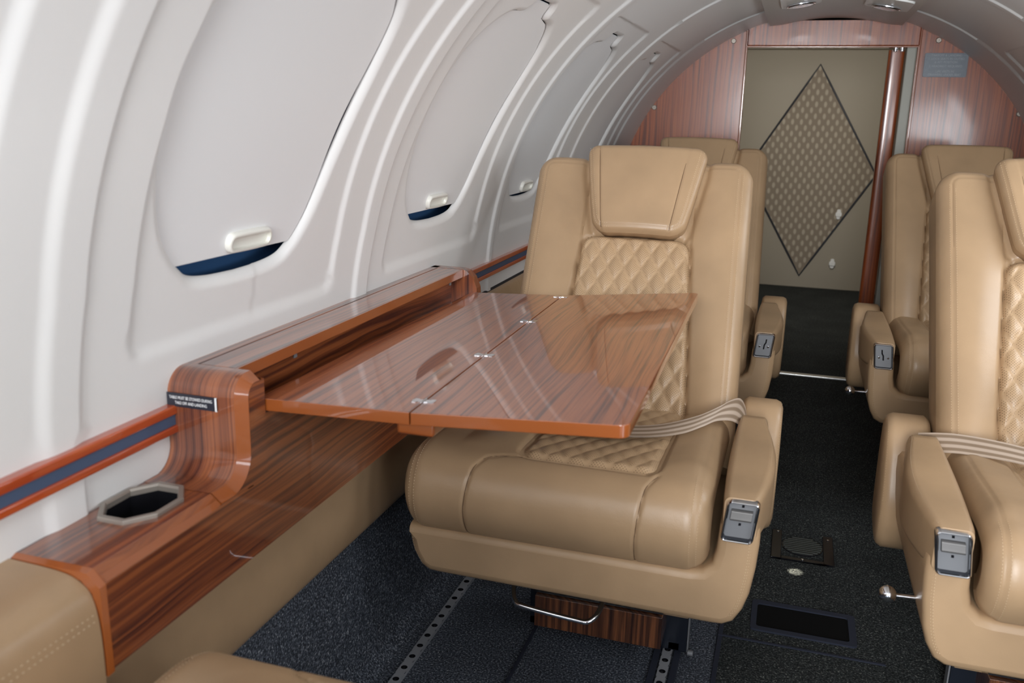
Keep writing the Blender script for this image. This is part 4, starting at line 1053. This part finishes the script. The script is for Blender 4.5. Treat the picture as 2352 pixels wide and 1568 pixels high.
# ashtray in the arm front; the frame leans back with the arm end
AC = Vector((0.2235, -0.004, 0.3705))
def af(a, b, d): return (AC.x + a, AC.y + 0.006 - b * 0.10 - d, AC.z + b)
def af2(a, b, d): return (AC.x + a + b * 0.10, AC.y - d, AC.z + b)
def frame_mesh():
    mb = MB(); P = []
    inner = []
    for o_, i_, d in ((0.0, 0, -0.003), (0.0, 0, 0.009), (0.0006, 0, 0.0108), (0.0016, 0, 0.0115), (0.0026, 0, 0.0108), (0.0034, 0, 0.009)):
        P.append([af2(a, b, d) for a, b in rrect(-0.0205 + o_, 0.0205 - o_, -0.0285 + o_, 0.0285 - o_, 0.0065 - o_ * 0.9, 6)])
    mb.grid(P, 0, None, False, True)
    Q = [P[-1], [af2(a, b, 0.0006) for a, b in rrect(-0.0205 + 0.0038, 0.0205 - 0.0038, -0.0285 + 0.0038, 0.0285 - 0.0038, 0.003, 6)]]
    mb.grid(Q, 1, None, False, True); return mb  # inner walls in a darker metal: recess shade put into the colour
def seat(near, mirror, X0, Y0, label, rz=0):
    root = empty('cabin_seat', (X0, Y0, 0), rz); tag(root, label, 'seat', 'quilted tan leather cabin seats')
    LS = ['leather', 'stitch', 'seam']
    def part(mb, name, mats, parent=root, **kw):
        if mirror: mb.mirror()
        return mb.build(name, mats, parent, fixn=kw.pop('fixn', True), **kw)
    SH[0] = 0.0185 if mirror else -0.0185
    fr = CACHE.get(mirror)
    if fr is None:
        fr = {}
        def mk(key, mb, mats, **kw): o = part(mb, key, mats, None, **kw); fr[key] = o.data; bpy.data.objects.remove(o)
        mk('backrest', backrest_mesh(), LS, angle=50); mk('quilted_back_panel', quilt_back_mesh(), ['quilt', 'stitch_dark'], angle=50); mk('headrest', headrest_mesh(), LS, angle=50)
        mk('seat_cushion', cushion_mesh(), LS, angle=50); mk('quilted_seat_panel', quilt_seat_mesh(), ['quilt', 'stitch'], angle=50); mk('seat_base', skirt_mesh(), LS, angle=40)
        mk('armrest', armrest_mesh(), LS, angle=50); mk('side_shroud', shroud_mesh(), LS, angle=50)
        CACHE[mirror] = fr
    def inst(key, parent=root):
        o = bpy.data.objects.new(key, fr[key]); COL.objects.link(o); o.parent = parent; return o
    back = inst('backrest'); inst('quilted_back_panel', back); inst('headrest'); cu = inst('seat_cushion'); inst('quilted_seat_panel', cu); inst('seat_base'); arm = inst('armrest'); inst('side_shroud')
    ash = part(frame_mesh(), 'ashtray_frame', ['chrome', 'legmetal'], arm, angle=30)
    if near:
        mb = MB(); mb.prism(rrect(-0.0172, 0.0172, -0.0252, 0.0252, 0.003), lambda a, b: af2(a, b, 0.0008), lambda a, b: af2(a, b, -0.002)); part(mb, 'ashtray_plate', 'satin', arm)
        mb = MB(); P = []
        for (dz, d) in ((0.0150, 0.0005), (0.0148, 0.0050), (0.0130, 0.0070), (0.0060, 0.0078), (0.0030, 0.0084), (0.0012, 0.0078), (0.0002, 0.0060), (0.0002, 0.0005)): P.append([af2(a, dz, d) for a in (-0.0135, 0.0135)])
        mb.grid(P); mb.add([p[0] for p in P], [tuple(range(len(P)))]); mb.add([p[1] for p in P], [tuple(reversed(range(len(P))))]); part(mb, 'ashtray_latch', 'latch', arm, bevel=0.0006, seg=2)
        for b in (0.0195, -0.006):
            mb = MB(); mb.prism(rrect(-0.0016, 0.0016, b - 0.0018, b + 0.0018, 0.0004, 2), lambda a, q: af2(a, q, 0.0006), lambda a, q: af2(a, q, 0.0012)); part(mb, 'latch_hole', 'black', arm)
    else:
        mb = MB(); mb.prism(rrect(-0.0165, 0.0165, -0.0245, 0.0245, 0.003), lambda a, b: af2(a, b, 0.0050), lambda a, b: af2(a, b, -0.001)); part(mb, 'ashtray_plate', 'satin', arm, bevel=0.0006, seg=2)
        mb = MB(); mb.prism([(-0.001, -0.009), (0.002, -0.009), (0.002, 0.001), (0.0045, 0.006), (0.0045, 0.015), (0.0015, 0.015), (0.0015, 0.007), (-0.001, 0.002)], lambda a, q: af2(a, q, 0.0045), lambda a, q: af2(a, q, 0.0054)); part(mb, 'key_slot', 'black', arm)
        for a0 in (-0.0095, 0.0095):
            mb = MB(); mb.prism([(a0 + 0.0024 * math.cos(2 * PI * i / 12), -0.003 + 0.0024 * math.sin(2 * PI * i / 12)) for i in range(12)], lambda a, q: af2(a, q, 0.0045), lambda a, q: af2(a, q, 0.0062)); part(mb, 'plate_screw', 'chrome', arm, bevel=0.0006)
    # legs and frame
    for x in (0.129, -0.112):
        w = 0.021 if x > 0 else 0.010
        mb = MB(); mb.box(x - w, x + w, 0.240, 0.247, 0.0065, 0.20); mb.box(x - 0.010, x + 0.010, 0.240, 0.42, 0.175, 0.205); mb.box(x - 0.010, x + 0.010, 0.405, 0.42, 0.0065, 0.20); mb.box(x - 0.010, x + 0.010, 0.24, 0.42, 0.0068, 0.022); part(mb, 'leg', 'legmetal', bevel=0.0015)
    mb = MB(); mb.box(0.112, 0.152, 0.215, 0.2395, 0.084, 0.212); part(mb, 'leg_cover', 'leather', bevel=0.002)
    mb = MB(); mb.box(0.1505, 0.153, 0.241, 0.26, 0.0065, 0.20); mb.tube([(0.153, 0.236, 0.010), (0.162, 0.236, 0.010)], 0.005, 10); part(mb, 'brace', 'satin', bevel=0.0005)
    mb = MB(); mb.box(-0.095, 0.1145, 0.17, 0.36, 0.048, 0.104); dr = part(mb, 'drawer', 'wood_drawer', bevel=0.001, grain=2)
    mb = MB(); mb.box(-0.10, 0.1150, 0.178, 0.36, 0.1055, 0.118); part(mb, 'drawer_runner', 'black')
    mb = MB(); mb.tube(catmull([(-0.100, 0.09, 0.205), (-0.096, 0.050, 0.186), (-0.086, 0.026, 0.175), (-0.068, 0.020, 0.1725), (0.005, 0.018, 0.168), (0.026, 0.020, 0.168), (0.038, 0.036, 0.178), (0.041, 0.075, 0.196)], 6), 0.0038, 12); part(mb, 'adjuster_bar', 'chrome')
    if not mirror or rz: return root
    # lever with ball knob
    mb = MB(); mb.tube([(0.20, 0.075, 0.262), (0.268, 0.07, 0.262)], 0.0030, 10); lv = part(mb, 'recline_lever', 'chrome')
    mb = MB(); P = [[(0.278 + 0.0115 * math.cos(R_(a)) , 0.07 + 0.0115 * math.sin(R_(a)) * math.cos(2 * PI * i / 24), 0.262 + 0.0115 * math.sin(R_(a)) * math.sin(2 * PI * i / 24)) for i in range(24)] for a in [1 + 178 * k / 14 for k in range(15)]]
    mb.grid(P, 0, None, False, True); part(mb, 'lever_knob', 'chrome', lv)
    return root
CACHE = {}
s1 = seat(True, False, -0.248, 1.10, 'tan leather seat with quilted back, nearest on the left, partly behind the opened wooden table')
s2 = seat(True, True, 0.449, 1.10, 'tan quilted leather seat, nearer of the two on the right of the aisle')
s3 = seat(False, False, -0.254, 2.068, 'tan leather seat mostly hidden behind the left seat that stands at the table')
s4 = seat(False, True, 0.449, 2.068, 'tan leather seat on the right below the grey placard, farther of the two')
s5 = seat(True, True, -0.236, 0.592, 'tan leather cushion corner of a facing seat, below the console at bottom edge', PI)
# belts
def belt(root, pts, ups, label, mirror=False, w=0.045):
    c = catmull(pts, 10); u = catmull(ups, 10); mb = MB(); P = []; U = []
    sx = -1 if mirror else 1
    for side in (0, 1):
        Pr = []; Ur = []
        for p, q in zip(c, u):
            q = q.normalized(); 
            Pr.append([(sx * (p + q * (w * (k / 8 - 0.5))).x, (p + q * (w * (k / 8 - 0.5))).y, (p + q * (w * (k / 8 - 0.5))).z + side * -0.0014) for k in range(9)]); Ur.append([(k / 8, 0) for k in range(9)])
        mb.grid(Pr, 0, Ur)
    o = mb.build('seat_belt', 'belt', None, angle=60, fixn=False); o.location = root.location
    return tag(o, label, 'seat belt', 'striped webbing lap belts')
b1 = belt(s1, [(0.210, 0.345, 0.375), (0.206, 0.335, 0.398), (0.194, 0.310, 0.418), (0.176, 0.280, 0.424), (0.158, 0.250, 0.421), (0.128, 0.212, 0.416), (0.080, 0.172, 0.414), (0.02, 0.150, 0.4145), (-0.045, 0.150, 0.4145), (-0.10, 0.165, 0.4155), (-0.16, 0.20, 0.416), (-0.21, 0.26, 0.40)],
     [(0, 1, 0.3), (0, 1, 0.45), (0.15, 1, 0.5), (0.35, 1, 0.45), (0.4, 1, 0.4), (0.3, 1, 0.25), (0.15, 1, 0.05), (0, 1, -0.03), (0, 1, -0.03), (-0.1, 1, -0.03), (-0.3, 1, 0), (-0.4, 1, 0)], 'striped beige lap belt lying across the seat cushion beneath the table edge', False, 0.053)
b2 = belt(s2, [(0.225, 0.33, 0.392), (0.200, 0.312, 0.402), (0.170, 0.296, 0.409), (0.12, 0.270, 0.414), (0.06, 0.250, 0.412), (0.0, 0.238, 0.411), (-0.06, 0.235, 0.411), (-0.14, 0.25, 0.412), (-0.20, 0.30, 0.40)],
     [(0.2, 1, 1.1), (0.2, 1, 1.0), (0.2, 1, 0.9), (0.1, 1, 0.7), (0, 1, 0.5), (0, 1, 0.4), (0, 1, 0.3), (0, 1, 0.1), (0, 1, 0)], 'striped beige lap belt across the nearest right seat, running behind its armrest', True, 0.032)
